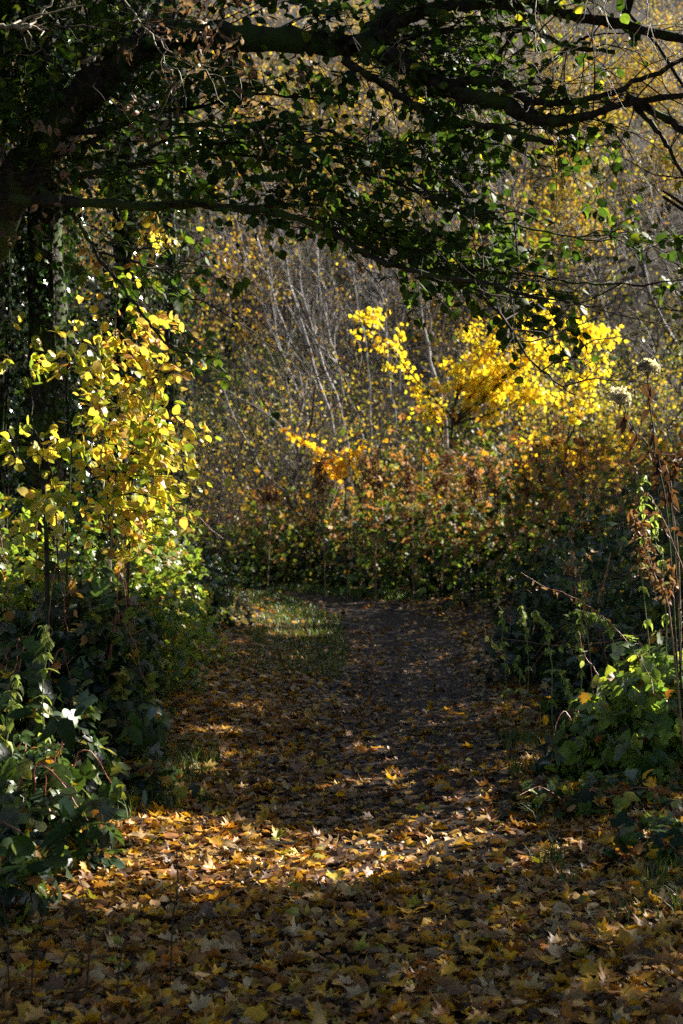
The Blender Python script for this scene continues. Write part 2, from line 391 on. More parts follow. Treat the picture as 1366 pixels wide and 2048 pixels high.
LC = np.array([c for c, r in LIT]); LR = np.array([r for c, r in LIT])
def in_shaft(p, k=1.0, near=.6, only=None):
    """which points would stand in a shaft of sun that reaches one of these spots"""
    p = np.atleast_2d(p); bad = np.zeros(len(p), bool)
    for j in (range(len(LC)) if only is None else only):
        rel = p - LC[j]; al = rel @ S
        bad |= (np.linalg.norm(rel - al[:, None] * S, axis=1) < LR[j] * k * U(.85, 1.15, len(p))) & (al > near)
    return bad
GROUND_LIT = [j for j in range(len(LC)) if pix(LC[j])[0, 1] > 1000 or pix(LC[j])[0, 0] < 420]

# ------------------------------------------------------------------ plants: generators
def grow(base, d, L, r, depth, rng, bend=.22, up=.08, kids=(4, 6), ratio=.55, ang=.7, nseg=6, droop=0.):
    """recursive limbs; returns [(pts, radii, level)] and tips [(pos, dir)]"""
    out, tips = [], []
    stack = [(np.array(base, float), norm(np.array(d, float)), L, r, 0)]
    while stack:
        p, dd, l, rr, lv = stack.pop()
        n = max(3, nseg - lv)
        pts = [p]; dirs = [dd]
        for k in range(n):
            dd = dd + rng.normal(0, bend, 3); dd[2] += up - droop * lv
            dd = dd / np.linalg.norm(dd)
            p = p + dd * l / n; pts.append(p); dirs.append(dd)
        rad = np.linspace(rr, rr * (.35 if lv < depth else .3), n + 1)
        out.append((np.array(pts), rad, lv))
        if lv < depth:
            for k in range(rng.randint(kids[0], kids[1] + 1)):
                t = rng.uniform(.25, 1.0); i = min(int(t * n), n)
                ax = rng.normal(0, 1, 3); ax -= ax.dot(dirs[i]) * dirs[i]; ax /= np.linalg.norm(ax)
                a = ang * rng.uniform(.6, 1.3)
                nd = dirs[i] * math.cos(a) + ax * math.sin(a)
                stack.append((pts[i], nd, l * ratio * rng.uniform(.7, 1.2), max(rad[i] * .55, .0022), lv + 1))
        else:
            for k in range(1, n + 1): tips.append((pts[k], dirs[k]))
    return out, tips

def tree_parts(root, polys, mat, twigmat, sides=6, nbranch=40):
    """trunk, each larger limb a part of its own, the fine twigs one part"""
    lv0 = [(p, r) for p, r, l in polys if l == 0]
    lv1 = [(p, r) for p, r, l in polys if l == 1][:nbranch]
    rest = [(p, r) for p, r, l in polys if l >= 2]
    for q in lv0: tubes('trunk' if len(lv0) == 1 else 'stem', [q], mat, root, sides)
    for q in lv1: tubes('branch', [q], mat, root, 5)
    if rest: tubes('twigs', rest, twigmat, root, 3, 'stuff')

# ------------------------------------------------------------------ far trees and shrubs on the slope behind
PROTO = {}
def proto(key, name, cat, H, r, stems, depth, matb, mattw, nleaf, lsize, tint, leafmat='far', spread=.25, key_t='small', label='x', clump=.6, **kw):
    rng = np.random.RandomState(hash_of(key))
    root = thing(name, label, cat, (0, 0, 0))
    polys, tips = [], []
    for s in range(stems):
        a = rng.uniform(0, 6.28); q = rng.uniform(.0, 1) * spread
        o, t = grow((math.cos(a) * .15 * (stems > 1), math.sin(a) * .15 * (stems > 1), -.15), (math.cos(a) * q, math.sin(a) * q, 1), H * rng.uniform(.75, 1), r, depth, rng, **kw)
        polys += o; tips += t
    tree_parts(root, polys, matb, mattw, 6, 30)
    if nleaf:
        tp = np.array([t[0] for t in tips]); full = rng.permutation(len(tp))[:max(8, int(len(tp) * clump))]; i = full[rng.randint(0, len(full), nleaf)]
        pos = tp[i] + rng.normal(0, .14, (nleaf, 3)) * (1 + rng.uniform(0, 1.2, nleaf)[:, None])
        leaves(root, key_t, leafmat, pos, rand_dirs(nleaf, -.5), rand_dirs(nleaf, .5), U(.7, 1.3, nleaf) * lsize, U(tint[0], tint[1], nleaf), 0, mass='crown')
    PROTO[key] = root
    return root
def hash_of(s): return sum(ord(c) * (i + 7) for i, c in enumerate(s)) % 99991

proto('bare', 'bare_tree', 'tree', 7.5, .10, 1, 3, M['grey_twig'], M['grey_twig'], 260, .085, (.3, 1), kids=(6, 8), ratio=.5, ang=.6, nseg=7, bend=.16)
proto('bare2', 'bare_tree', 'tree', 6.0, .075, 2, 3, M['grey_twig'], M['grey_twig'], 200, .08, (.55, 1), kids=(5, 7), ratio=.55, ang=.8, nseg=7, bend=.2)
proto('gold', 'yellow_shrub', 'shrub', 3.6, .035, 5, 2, M['twig'], M['twig'], 1300, .09, (.36, .74), kids=(5, 7), ratio=.5, ang=.6, spread=.6)
proto('gold2', 'yellow_shrub', 'shrub', 4.4, .04, 4, 2, M['twig'], M['twig'], 700, .085, (.18, .70), kids=(6, 8), ratio=.5, ang=.7, spread=.5)
proto('oak', 'oak_tree', 'tree', 7.5, .14, 1, 3, M['bark'], M['twig'], 2200, .12, (.55, 1), kids=(5, 7), ratio=.6, ang=.85, up=.05)
proto('amber', 'amber_tree', 'tree', 6.5, .10, 1, 3, M['bark'], M['twig'], 2600, .11, (.42, .8), kids=(5, 7), ratio=.55, ang=.8, up=.05)
proto('green', 'green_shrub', 'shrub', 3.2, .03, 6, 2, M['twig'], M['twig'], 1500, .085, (.05, .42), kids=(5, 7), ratio=.5, ang=.7, spread=.7)
proto('thicket', 'twiggy_shrub', 'shrub', 3.4, .022, 9, 2, M['grey_twig'], M['grey_twig'], 420, .07, (.4, 1), kids=(7, 9), ratio=.5, ang=.5, spread=.6, bend=.14)
FAR = {'bare': 'grey bare tree with fine twigs', 'bare2': 'grey forked bare tree', 'gold': 'bushy yellow-leaved shrub', 'gold2': 'tall sparse yellow-green shrub',
       'oak': 'russet brown oak', 'amber': 'amber-leaved tree', 'green': 'small dark green shrub', 'thicket': 'pale twiggy leafless shrub'}
def far_words(key, x, y):
    px = HX + x / y * FPX
    where = 'behind the ivy trunks' if px < 330 else 'behind the yellow hazel saplings' if px < 520 else 'behind the birch clump' if px < 740 else 'behind the bright maple' if px < 1060 else 'behind the seed heads'
    high = 'low on the slope' if y < 42 else 'halfway up the slope' if y < 60 else 'high on the slope'
    return FAR[key] + ' ' + high + ' ' + where
def place_far(key, x, y, s):
    src = PROTO[key]
    if not src.get('placed'): o = src; src['placed'] = 1
    else: o = copy_tree(src)
    o.location = (x, y, float(ground_z(x, y))); o.rotation_euler = (U(-.06, .06), U(-.06, .06), U(0, 6.28)); o.scale = (s, s, s * U(.9, 1.15))
    o['label'] = far_words(key, x, y); o['group'] = o['label'].replace('tree', 'trees').replace('shrub', 'shrubs').replace('oak ', 'oaks ')
    return o
spots = []
tries = 0
while len(spots) < 210 and tries < 9000:
    tries += 1
    y = 33.5 + 54 * U(0, 1) ** 1.25; hw = .245 * y + 2.5
    x = U(-hw, hw)
    gap = 1.25 + (y - 33) * .035
    if all((x - a) ** 2 + (y - b) ** 2 > gap ** 2 for a, b in spots): spots.append((x, y))
for x, y in spots:
    px = HX + x / y * FPX; u = U(0, 1)
    if y < 42:
        if px < 560: key = 'gold' if u < .6 else 'gold2' if u < .7 else 'thicket' if u < .85 else 'green'
        elif px < 850: key = 'thicket' if u < .25 else 'bare2' if u < .4 else 'gold2' if u < .7 else 'green'
        else: key = 'gold2' if u < .4 else 'thicket' if u < .6 else 'green' if u < .85 else 'gold'
    elif y < 55:
        if px < 620: key = 'bare2' if u < .2 else 'thicket' if u < .32 else 'oak' if u < .6 else 'green' if u < .85 else 'gold2'
        elif px < 1000: key = 'bare' if u < .25 else 'green' if u < .5 else 'amber' if u < .78 else 'bare2'
        else: key = 'bare' if u < .3 else 'gold2' if u < .55 else 'bare2' if u < .7 else 'amber' if u < .9 else 'green'
    else:
        if px < 560: key = 'bare' if u < .4 else 'oak' if u < .6 else 'bare2' if u < .85 else 'green'
        elif px < 1080: key = 'amber' if u < .38 else 'oak' if u < .52 else 'bare' if u < .88 else 'bare2'
        else: key = 'bare' if u < .4 else 'bare2' if u < .6 else 'amber' if u < .85 else 'oak'
    place_far(key, x, y, U(.8, 1.25))
for k, o in PROTO.items():
    assert o.get('placed'), k
    del o['placed']
# slope litter and low scrub leaves, past counting
n = 9000
y = 33 + 50 * U(0, 1, n) ** 1.4; x = U(-1, 1, n) * (.25 * y + 2)
pos = np.stack([x, y, ground_z(x, y) + U(0, .25, n) ** 2 * 3], 1)
v, f, tt = merged_leaves(T['small'], pos, frames(rand_dirs(n, 0), rand_dirs(n, 1.2)), U(.07, .15, n), np.where(U(0, 1, n) < .25, U(.3, .85, n), U(.86, 1, n)))
link('slope_leaf_litter', mesh_data('slope_leaf_litter', v, f, M['far'], tt), None, 'stuff')

# birch stems standing just behind the bramble bank
def birch(pts, r, d, label):
    q = [P(a, b, d) for a, b in pts]
    q[0][2] = ground_z(q[0][0], q[0][1]) - .1
    t = thing('birch_sapling', label, 'birch', q[0], 'slender birches behind the bramble bank')
    c = spline(q, 18, .02)
    tubes('trunk', [(c, np.linspace(r, r * .35, 18) * 1.15)], M['birch'], t, 7)
    rng = np.random.RandomState(int(pts[0][0])); tw = []
    for k in range(13):
        i = rng.randint(8, 18)
        dd = norm(np.array([rng.normal(0, .5), rng.normal(0, .5), .8]))
        o, _ = grow(c[i], dd, rng.uniform(.7, 1.6), r * .3, 2, rng, kids=(3, 5), ratio=.5, ang=.5, nseg=5)
        for p, rr, lv in o:
            if lv == 0: tubes('branch', [(p, rr)], M['birch'], t, 5)
            else: tw.append((p, np.maximum(rr, .004)))
    tubes('twigs', tw, M['grey_twig'], t, 3, 'stuff')
birch([(700, 1000), (668, 860), (630, 740), (600, 630), (575, 540), (562, 450)], .040, 33.0, 'pale birch leaning away, its stem bending furthest towards the ivy trunk')
birch([(716, 1000), (690, 860), (650, 740), (618, 640), (600, 550), (596, 460)], .036, 33.4, 'pale birch curving close beside the most leaning birch')
birch([(705, 1000), (684, 860), (684, 780), (668, 700), (645, 620), (635, 520)], .034, 34.0, 'birch with a kinked pale stem, third of the leaning clump')
birch([(745, 1000), (742, 860), (738, 740), (716, 620), (706, 540), (700, 470)], .030, 35.0, 'thin upright birch standing between the leaning clump and the maple')
birch([(900, 1000), (893, 870), (872, 760), (850, 660), (838, 560), (830, 470)], .042, 32.6, 'dark slender birch rising just beside the bright yellow maple')
birch([(1010, 1000), (1012, 820), (1016, 700), (1010, 560), (1000, 470), (996, 400)], .042, 34.4, 'upright birch standing behind the bright yellow maple')
birch([(640, 1000), (618, 860), (585, 760), (560, 690), (545, 600), (540, 520)], .028, 35.6, 'thin dark birch standing nearest the yellow shrubs by the bank')
birch([(800, 1000), (790, 850), (775, 720), (770, 600), (780, 500)], .028, 36.5, 'thin grey birch half hidden by the yellow maple limb')

# ------------------------------------------------------------------ bramble bank in the middle distance
def bush(name, label, cat, cx, cy, rx, ry, h, n, size, key, matkey, tint, individuals, canes=10, cane_mat='red_cane', group=None, skirt=0., minpx=7, topbias=None, ragged=1.):
    gz = float(ground_z(cx, cy))
    t = thing(name, label, cat, (cx, cy, gz), group)
    # leaves in a lumpy dome, densest towards its surface
    a = U(0, 2 * math.pi, n); e = np.arcsin(U(skirt, 1, n)); rr = U(.35, 1, n) ** .5
    lump = 1 + ragged * (.22 * np.sin(3 * a + cx) * np.cos(2.3 * e + cy) + .16 * np.sin(7 * a + 2 * cx) * np.cos(5 * e))
    rr = rr * lump
    x = cx + rx * rr * np.cos(a) * np.cos(e); y = cy + ry * rr * np.sin(a) * np.cos(e)
    z = ground_z(x, y) + np.maximum(h * rr * np.sin(e), .02) + U(-.03, .05, n)
    pos = np.stack([x, y, z], 1)
    outw = norm(np.stack([np.cos(a) * np.cos(e), np.sin(a) * np.cos(e), np.sin(e) + .5], 1))
    nrm = norm(outw + R.normal(0, .55, (n, 3)))
    d = R.normal(0, 1, (n, 3)) + outw * .6; d[:, 2] -= .5
    tt = U(tint[0], tint[1], n)
    if topbias: tt = tt + topbias * np.clip((z - gz) / h - .45, -.45, .6)  # dead browns towards the top; base shade put into darker leaf tints
    leaves(t, key, matkey, pos, d, nrm, U(.65, 1.25, n) * size, tt, individuals, minpx=minpx)
    for k in range(canes):
        a0 = U(0, 6.28); b = np.array([cx + .25 * rx * math.cos(a0), cy + .25 * ry * math.sin(a0), 0]); b[2] = ground_z(b[0], b[1]) - .03
        q = U(.7, 1.15)
        top = np.array([cx + .7 * rx * q * math.cos(a0), cy + .7 * ry * q * math.sin(a0), gz + h * U(.75, 1.1)])
        end = np.array([cx + 1.15 * rx * q * math.cos(a0 + .3), cy + 1.15 * ry * q * math.sin(a0 + .3), gz + h * U(.3, .9)])
        tubes('cane', [(spline([b, (b + top) / 2 + [0, 0, h * .25], top, end], 12, .01 * h), np.linspace(.006, .0025, 12))], M[cane_mat], t, 4)
    return t
BB = 'bramble bushes of the bank'
for lab, px, d, rx, ry, h, n in (
    ('dark bramble bush at the far path bend beside the bright shrub', 455, 34.5, 1.6, 1.5, 1.5, 2300),
    ('low bramble bush under the small orange maple', 600, 32.4, 1.5, 1.4, 1.75, 2600),
    ('bramble bush with reddish top, tallest at the middle of the bank', 760, 30.2, 1.6, 1.5, 2.2, 3000),
    ('bramble bush straight below the bright yellow maple', 915, 28.0, 1.5, 1.5, 2.4, 3000),
    ('bramble bush tangled with rust brown dock stalks', 1070, 25.8, 1.5, 1.5, 2.4, 3000),
    ('dark bramble bush behind the tall seed heads', 1240, 23.2, 1.5, 1.5, 2.35, 3000),
    ('bramble bush at the shaded end of the bank behind the dead nettle', 1400, 21.0, 1.5, 1.5, 2.3, 2400)):
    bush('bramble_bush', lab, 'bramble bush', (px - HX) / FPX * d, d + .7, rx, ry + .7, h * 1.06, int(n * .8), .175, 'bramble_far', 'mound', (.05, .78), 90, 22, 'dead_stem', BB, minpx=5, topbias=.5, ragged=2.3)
# grown-over ground behind the bank
n = 9000
x = U(-9, 11, n); y = U(29.5, 36, n)
pos = np.stack([x, y, ground_z(x, y) + U(0, 1, n) ** 1.5 * 1.4], 1)
v, f, tt = merged_leaves(T['dia'], pos, frames(rand_dirs(n), rand_dirs(n, .8)), U(.06, .12, n), U(0, .5, n))
link('undergrowth', mesh_data('undergrowth', v, f, M['far'], tt), None, 'stuff')

# ------------------------------------------------------------------ yellow maples in the sun
def limb_leaves(c, n, spread, start=.2):
    i = U(start, 1, n) * (len(c) - 1); k = np.minimum(i.astype(int), len(c) - 2)
    return c[k] + (c[k + 1] - c[k]) * (i - k)[:, None] + R.normal(0, 1, (n, 3)) * spread

def yellow_maple(label, base, d, limbs, per, size, tint, individuals, spread, r=.05):
    b = P(base[0], base[1], d); b[2] = ground_z(b[0], b[1]) - .05
    t = thing('maple_tree', label, 'maple', b)
    fork = P(*limbs[0][0], d)
    tubes('trunk', [(spline([b, (b + fork) / 2 + [.03, 0, 0], fork], 10, .01), np.linspace(r, r * .7, 10))], M['bark'], t, 7)
    pos, dirs, tw = [], [], []
    for k, pl in enumerate(limbs):
        c = spline([P(*a, d + U(-1.0, 1.0) * (j / len(pl))) for j, a in enumerate(pl)], 14, .012)
        tubes('branch', [(c, np.linspace(r * .6, r * .14, 14))], M['bark'], t, 5)
        L = np.linalg.norm(c[-1] - c[0])
        for s in range(int(6 + L * 5)):
            i = R.randint(3, 14); p0 = c[i]
            dd = norm(c[min(i, 12) + 1] - c[min(i, 12)] + R.normal(0, .7, 3) * [1, 1, .45]); l = U(.25, .75) * spread * 2.2
            e = spline([p0, p0 + dd * l * .5 + [0, 0, .02], p0 + dd * l], 5, .008)
            tw.append((e, np.linspace(.006, .003, 5)))
            m = int(per * U(.6, 1.4))
            pos.append(limb_leaves(e, m, .075)); dirs.append(np.tile(dd, (m, 1)))
        m = per * 2
        pos.append(limb_leaves(c, m, .3 * spread, .35)); dirs.append(rand_dirs(m))
    tubes('twigs', tw, M['twig'], t, 3, 'stuff')
    pos = np.concatenate(pos); dirs = np.concatenate(dirs); m = len(pos)
    dd = norm(dirs * .6 + R.normal(0, .6, (m, 3)) + [0, 0, -.7])
    nr = norm(R.normal(0, .5, (m, 3)) + S * .9)
    leaves(t, 'maple_fresh', 'maple', pos, dd, nr, U(.7, 1.2, m) * size, U(*tint, m), individuals, minpx=5)
    return t
yellow_maple('bright yellow maple glowing in the sun above the bramble bank', (885, 960), 30.0, [
    [(905, 835), (860, 790), (815, 740), (775, 685), (738, 630)],
    [(905, 835), (925, 770), (960, 715), (1000, 665)],
    [(905, 850), (960, 800), (1020, 765), (1060, 730)],
    [(905, 850), (985, 825), (1060, 790), (1110, 800)],
    [(905, 830), (918, 770), (930, 720), (955, 670)],
    [(905, 845), (955, 775), (990, 740), (1010, 700)],
    [(905, 860), (870, 835), (850, 820)],
    [(905, 850), (980, 790), (1040, 700), (1060, 590)],
    [(905, 845), (1010, 760), (1100, 690), (1190, 650)]], 17, .098, (.0, .95), 300, .42, .05)
yellow_maple('small orange-yellow maple with one drooping spray by the birches', (690, 980), 29.2, [
    [(690, 960), (660, 920), (620, 890), (575, 868)], [(690, 960), (655, 940), (630, 915)], [(690, 960), (700, 920), (730, 890)]], 7, .11, (.72, 1), 70, .2, .025)
yellow_maple('sprawling yellow maple sapling among the rust brown dock stalks', (1130, 980), 26.5, [
    [(1130, 940), (1180, 920), (1230, 895), (1262, 885)], [(1130, 940), (1150, 900), (1210, 905)], [(1130, 940), (1090, 900), (1040, 885)], [(1130, 940), (1160, 945), (1215, 930)]], 7, .10, (.4, 1), 90, .25, .025)
yellow_maple('loose yellow maple branching at the far side of the bright one', (1150, 960), 31.5, [
    [(1130, 900), (1150, 800), (1170, 720), (1200, 655)], [(1130, 900), (1120, 780), (1090, 690), (1075, 600)], [(1130, 900), (1180, 780), (1215, 680)]], 11, .10, (.0, .9), 120, .34, .04)

# ------------------------------------------------------------------ rust brown dead stalks
def dead_stalk(name, label, cat, pts, d, r, nleaf, size, matkey, tint, group=None, key='curl', stem='dead_stem', individuals=30, start=.3, spread=.03, side=4):
    q = [P(a, b, d) for a, b in pts]
    q[0][2] = min(q[0][2], ground_z(q[0][0], q[0][1]) + .0)
    t = thing(name, label, cat, q[0], group)
    c = spline(q, 16, .004)
    tubes('stem', [(c, np.linspace(r, r * .4, 16))], M[stem], t, 6)
    tw = []; pos = [limb_leaves(c, nleaf // 2, spread, start)]
    for k in range(side):
        i = R.randint(int(16 * start), 15); dd = norm(R.normal(0, .6, 3) + [0, 0, .7]); l = U(.08, .25) * (d / 9) ** .5
        e = spline([c[i], c[i] + dd * l * .6, c[i] + dd * l], 5)
        tw.append((e, np.linspace(r * .4, r * .2, 5))); pos.append(limb_leaves(e, max(2, nleaf // (2 * side)), spread))
    for e in tw: tubes('twig', [e], M[stem], t, 4)
    pos = np.concatenate(pos); m = len(pos)
    leaves(t, key, matkey, pos, norm(R.normal(0, .5, (m, 3)) + [0, 0, -.8]), rand_dirs(m), U(.6, 1.3, m) * size, U(*tint, m), individuals, minpx=4)
    return t
for lab, x0, top, d in (('tallest rust brown dock stalk at the edge of the yellow maple', 1110, 835, 26.0), ('rust brown dock stalk just left of the tallest', 1080, 880, 25.7),
                        ('short rust brown dock stalk in front of the bramble bank', 1050, 930, 25.5), ('rust brown dock stalk among the sprawling yellow maple leaves', 1160, 868, 25.0),
                        ('rust brown dock stalk leaning nearest the seed heads', 1195, 900, 24.8), ('brown dock stalk standing alone at the middle of the bank', 945, 930, 26.4),
                        ('dim brown dock stalk farthest from the seed heads', 820, 930, 27.0), ('ragged brown dock stalk between two taller ones', 1128, 900, 25.3), ('crooked brown dock stalk under the small orange maple', 640, 925, 27.6), ('thin brown dock stalk at the low end of the bank by the bend', 540, 985, 28.5),
                        ('bushy brown dock stalk below the bright maple trunk', 890, 905, 26.6), ('pale brown dock stalk in the gap before the bright maple', 985, 915, 26.2), ('short rust dock stalk rising from the reddish bush top', 745, 905, 27.0)):
    dead_stalk('dock_stalk', lab, 'dock stalk', [(x0 + U(-12, 12), 1120), (x0 + 4, 1000), (x0, (top + 1000) / 2), (x0 + U(-8, 8), top)], d, .012, 190, .075, 'dead', (.3, .9), 'dead dock stalks', start=.35, spread=.06, side=9, individuals=24)

# ------------------------------------------------------------------ the big arching hazel
hz = thing('hazel_tree', 'dark hazel arching over the path with long low limbs of green leaves', 'tree', (P(-90, 1500, 11.2)[0], 11.2, float(ground_z(-3.0, 11.2))))
LIMBS = [  # (pixel points, depths, thickness in photo pixels at start and end)
    ([(-95, 1560), (-90, 1000), (-60, 600), (0, 420)], (11.2, 11.2), 105, 92, 'trunk'),
    ([(0, 420), (55, 330), (110, 255), (180, 180), (250, 112), (330, 80), (430, 72), (520, 78), (620, 84), (735, 92)], (11.2, 10.3), 84, 42, 'branch'),
    ([(720, 100), (750, 60), (790, 10), (815, -60)], (10.1, 10.3), 44, 30, 'branch'),
    ([(720, 95), (790, 118), (860, 158), (930, 190), (1000, 205), (1060, 234), (1132, 240)], (10.1, 9.9), 42, 24, 'branch'),
    ([(900, 168), (960, 160), (1010, 168), (1050, 200), (1064, 228)], (10.0, 9.9), 22, 16, 'branch'),
    ([(1060, 232), (1130, 240), (1200, 222), (1280, 200), (1400, 190)], (9.9, 9.7), 22, 10, 'branch'),
    ([(1055, 205), (1100, 205), (1170, 200), (1260, 170), (1400, 100)], (9.9, 9.7), 16, 9, 'branch'),
    ([(760, 80), (800, 45), (850, 22), (930, 8), (1020, 8), (1120, 25), (1220, 45), (1366, 78), (1480, 120)], (10.1, 9.9), 30, 16, 'branch'),
    ([(690, 120), (760, 165), (830, 210), (900, 248), (990, 252), (1050, 272), (1105, 286)], (10.1, 9.7), 17, 12, 'branch'),
    ([(830, 212), (890, 250), (960, 284)], (10.2, 10.1), 9, 5, 'branch'),
    ([(1250, 195), (1320, 230), (1380, 270)], (10.0, 9.9), 18, 14, 'branch'),
    ([(1270, 210), (1320, 270), (1366, 350)], (10.0, 9.9), 12, 6, 'branch'),
    ([(755, 95), (840, 70), (940, 58), (1050, 60), (1140, 92), (1230, 104)], (10.6, 10.2), 14, 8, 'branch'),
    ([(970, 160), (1000, 110), (1040, 50), (1080, -10)], (10.3, 10.5), 14, 8, 'branch'),
    ([(1050, 200), (1070, 150), (1130, 100), (1180, 70)], (10.2, 10.2), 10, 5, 'branch'),
    ([(20, 400), (100, 402), (180, 404), (290, 414), (380, 408), (460, 416), (545, 425), (640, 452), (740, 512), (840, 545), (960, 566), (1090, 600)], (10.6, 9.5), 24, 7, 'branch'),
    ([(480, 418), (570, 410), (690, 420), (790, 470)], (10.5, 10.0), 11, 4, 'branch'),
    ([(60, 350), (120, 362), (190, 345), (260, 330), (350, 320), (450, 308), (560, 320)], (11.0, 10.2), 15, 5, 'branch'),
    ([(120, 262), (190, 262), (260, 240), (330, 245), (430, 252), (540, 258), (660, 262), (780, 330), (900, 420)], (11.0, 9.8), 14, 4, 'branch'),
    ([(135, 300), (230, 260), (300, 225), (400, 215), (520, 190), (640, 200)], (11.0, 10.2), 12, 4, 'branch'),
    ([(290, 300), (350, 275), (420, 285), (560, 290), (680, 288), (800, 330)], (10.6, 9.9), 8, 4, 'branch'),
    ([(50, 355), (110, 395), (160, 450), (200, 520), (250, 580), (300, 650), (350, 700), (430, 715)], (10.8, 9.6), 11, 3, 'branch'),
    ([(185, 500), (260, 520), (310, 545), (350, 580), (410, 605)], (10.4, 9.8), 6, 2.5, 'branch'),
    ([(205, 480), (270, 498), (320, 500), (360, 540)], (10.5, 9.8), 5, 2, 'branch'),
    ([(225, 400), (224, 340), (222, 300)], (10.8, 10.8), 6, 5, 'branch'),
    ([(620, 448), (740, 470), (880, 520), (1010, 640), (1060, 720), (1150, 790)], (10.2, 9.3), 8, 3, 'branch'),
    ([(830, 540), (960, 540), (1090, 555), (1220, 570), (1366, 560)], (9.9, 9.5), 7, 3, 'branch'),
    ([(640, 310), (780, 360), (920, 420), (1060, 455), (1180, 480)], (10.2, 9.6), 8, 3, 'branch'),
]
curves = []
for pl, (d0, d1), w0, w1, nm in LIMBS:
    ds = np.linspace(d0, d1, len(pl))
    n = 6 * len(pl)
    c = spline([P(a, b, e) for (a, b), e in zip(pl, ds)], n, .006)
    rad = np.linspace(w0, w1, n) / 2 / FPX * np.linspace(d0, d1, n) * (1 + .10 * np.sin(np.arange(n) * 1.3) + R.normal(0, .05, n))
    curves.append((c, rad))
    tubes(nm, [(c, rad)], M['bark'], hz, 11 if w0 > 30 else 7, rough=.004 if w0 > 30 else .0015)
allp = np.concatenate([c for c, r in curves[1:]])
# leaf-bearing twigs: weights by where the spray hangs
def density(px, py):
    """how leafy the arch is around a spot (drooping curtain over the path, sparse at the lit end)"""
    lower = np.interp(px, [0, 130, 300, 500, 640, 800, 920, 1020, 1150, 1250, 1366], [300, 380, 395, 430, 480, 570, 610, 650, 660, 640, 620])
    d = np.where(py < lower, 1.0, 0.0)
    d = d * np.interp(px, [0, 300, 450, 1000, 1150, 1366], [.45, .7, 1, 1, .6, .45])
    d = d * np.where((px > 820) & (py < 300), 1.0, 1) * np.where((px > 1080) & (py < 460), .35, 1)
    d = d * np.where((py < 130) & (px < 700), .75, 1) * np.where((py < 260) & (px > 380) & (px < 820), .6, 1)
    return d
targets = []
while len(targets) < 250:
    px, py = U(-40, 1420), U(-80, 680)
    if U(0, 1) < density(px, py): targets.append((px, py))
while len(targets) < 275:
    px, py = U(450, 1080), U(300, 570)
    if U(0, 1) < density(px, py): targets.append((px, py))
for q in [(1020, 690), (1040, 740), (1130, 770), (1160, 740), (1060, 650), (985, 640), (1190, 600), (1250, 560), (330, 660), (380, 700), (420, 715), (260, 590), (350, 600), (400, 470), (480, 560), (530, 600), (490, 800), (420, 590), (300, 500), (1330, 600), (1100, 700), (1150, 700)]: targets.append(q)
tw, pos, dirs = [], [], []
for px, py in targets:
    d = U(9.6, 11.4) if px > 300 else U(10.2, 11.6)
    e = P(px, py, d)
    e0 = e + np.array([-.6, .1, .12])
    dist = np.linalg.norm((allp - e0) * [1, .6, 1.1], axis=1) + np.where(allp[:, 0] > e[0], .5, 0)
    s = allp[np.argmin(dist)]
    L = np.linalg.norm(e - s)
    if L < .15: s = e - norm(np.array([.6, -.3, -.15])) * .4; L = .4
    mid = (s + e) / 2 + np.array([0, 0, .10 * L]) + R.normal(0, .06 * L, 3)
    c = spline([s, mid, e], 9, .01)
    tw.append((c, np.linspace(.006, .0022, 9)))
    m = int(7 + 9 * min(L, 1.2))
    pos.append(limb_leaves(c, m, .05, .3)); dirs.append(np.tile(norm(e - s), (m, 1)))
    for k in range(2):
        i = R.randint(3, 9); dd = norm(norm(e - s) + R.normal(0, .55, 3) + [0, 0, -.15]); l = U(.2, .5)
        c2 = spline([c[i], c[i] + dd * l * .5 + [0, 0, .02], c[i] + dd * l], 5, .006)
        tw.append((c2, np.linspace(.003, .0016, 5)))
        pos.append(limb_leaves(c2, 6, .04, .2)); dirs.append(np.tile(dd, (6, 1)))
for k in range(150):      # leafless dark twigs among the limbs towards the lit end
    s = allp[R.randint(len(allp))]
    if pix(s)[0, 0] < 700 and U(0, 1) < .6: continue
    dd = norm(np.array([U(-.3, 1), U(-.4, .4), U(-.6, .6)])); l = U(.5, 1.3)
    c = spline([s, s + dd * l * .5 + R.normal(0, .06, 3), s + dd * l + [0, 0, -.1]], 9, .012); tw.append((c, np.linspace(.006, .002, 9)))
    for j in range(4):
        i = R.randint(2, 9); d2 = norm(dd + R.normal(0, .6, 3)); tw.append((spline([c[i], c[i] + d2 * l * .2, c[i] + d2 * l * .4], 5, .008), np.linspace(.003, .0015, 5)))
tubes('twigs', tw, M['twig'], hz, 4, 'stuff')
pos = np.concatenate(pos); dirs = np.concatenate(dirs)
free = ~in_shaft(pos, .8, 1.0, GROUND_LIT); pos, dirs = pos[free], dirs[free]; m = len(pos)
dd = norm(dirs * .7 + R.normal(0, .5, (m, 3)) + [0, 0, -.45])
nr = norm(R.normal(0, .5, (m, 3)) + [0, -.35, .75])
tint = U(0, .82, m) ** 1.1 + (U(0, 1, m) < .09) * .2 + np.clip((pix(pos)[:, 0] - 950) / 2500, 0, .15)
leaves(hz, 'hazel', 'hazel', pos, dd, nr, U(.55, 1.15, m) * .078, tint, 300)

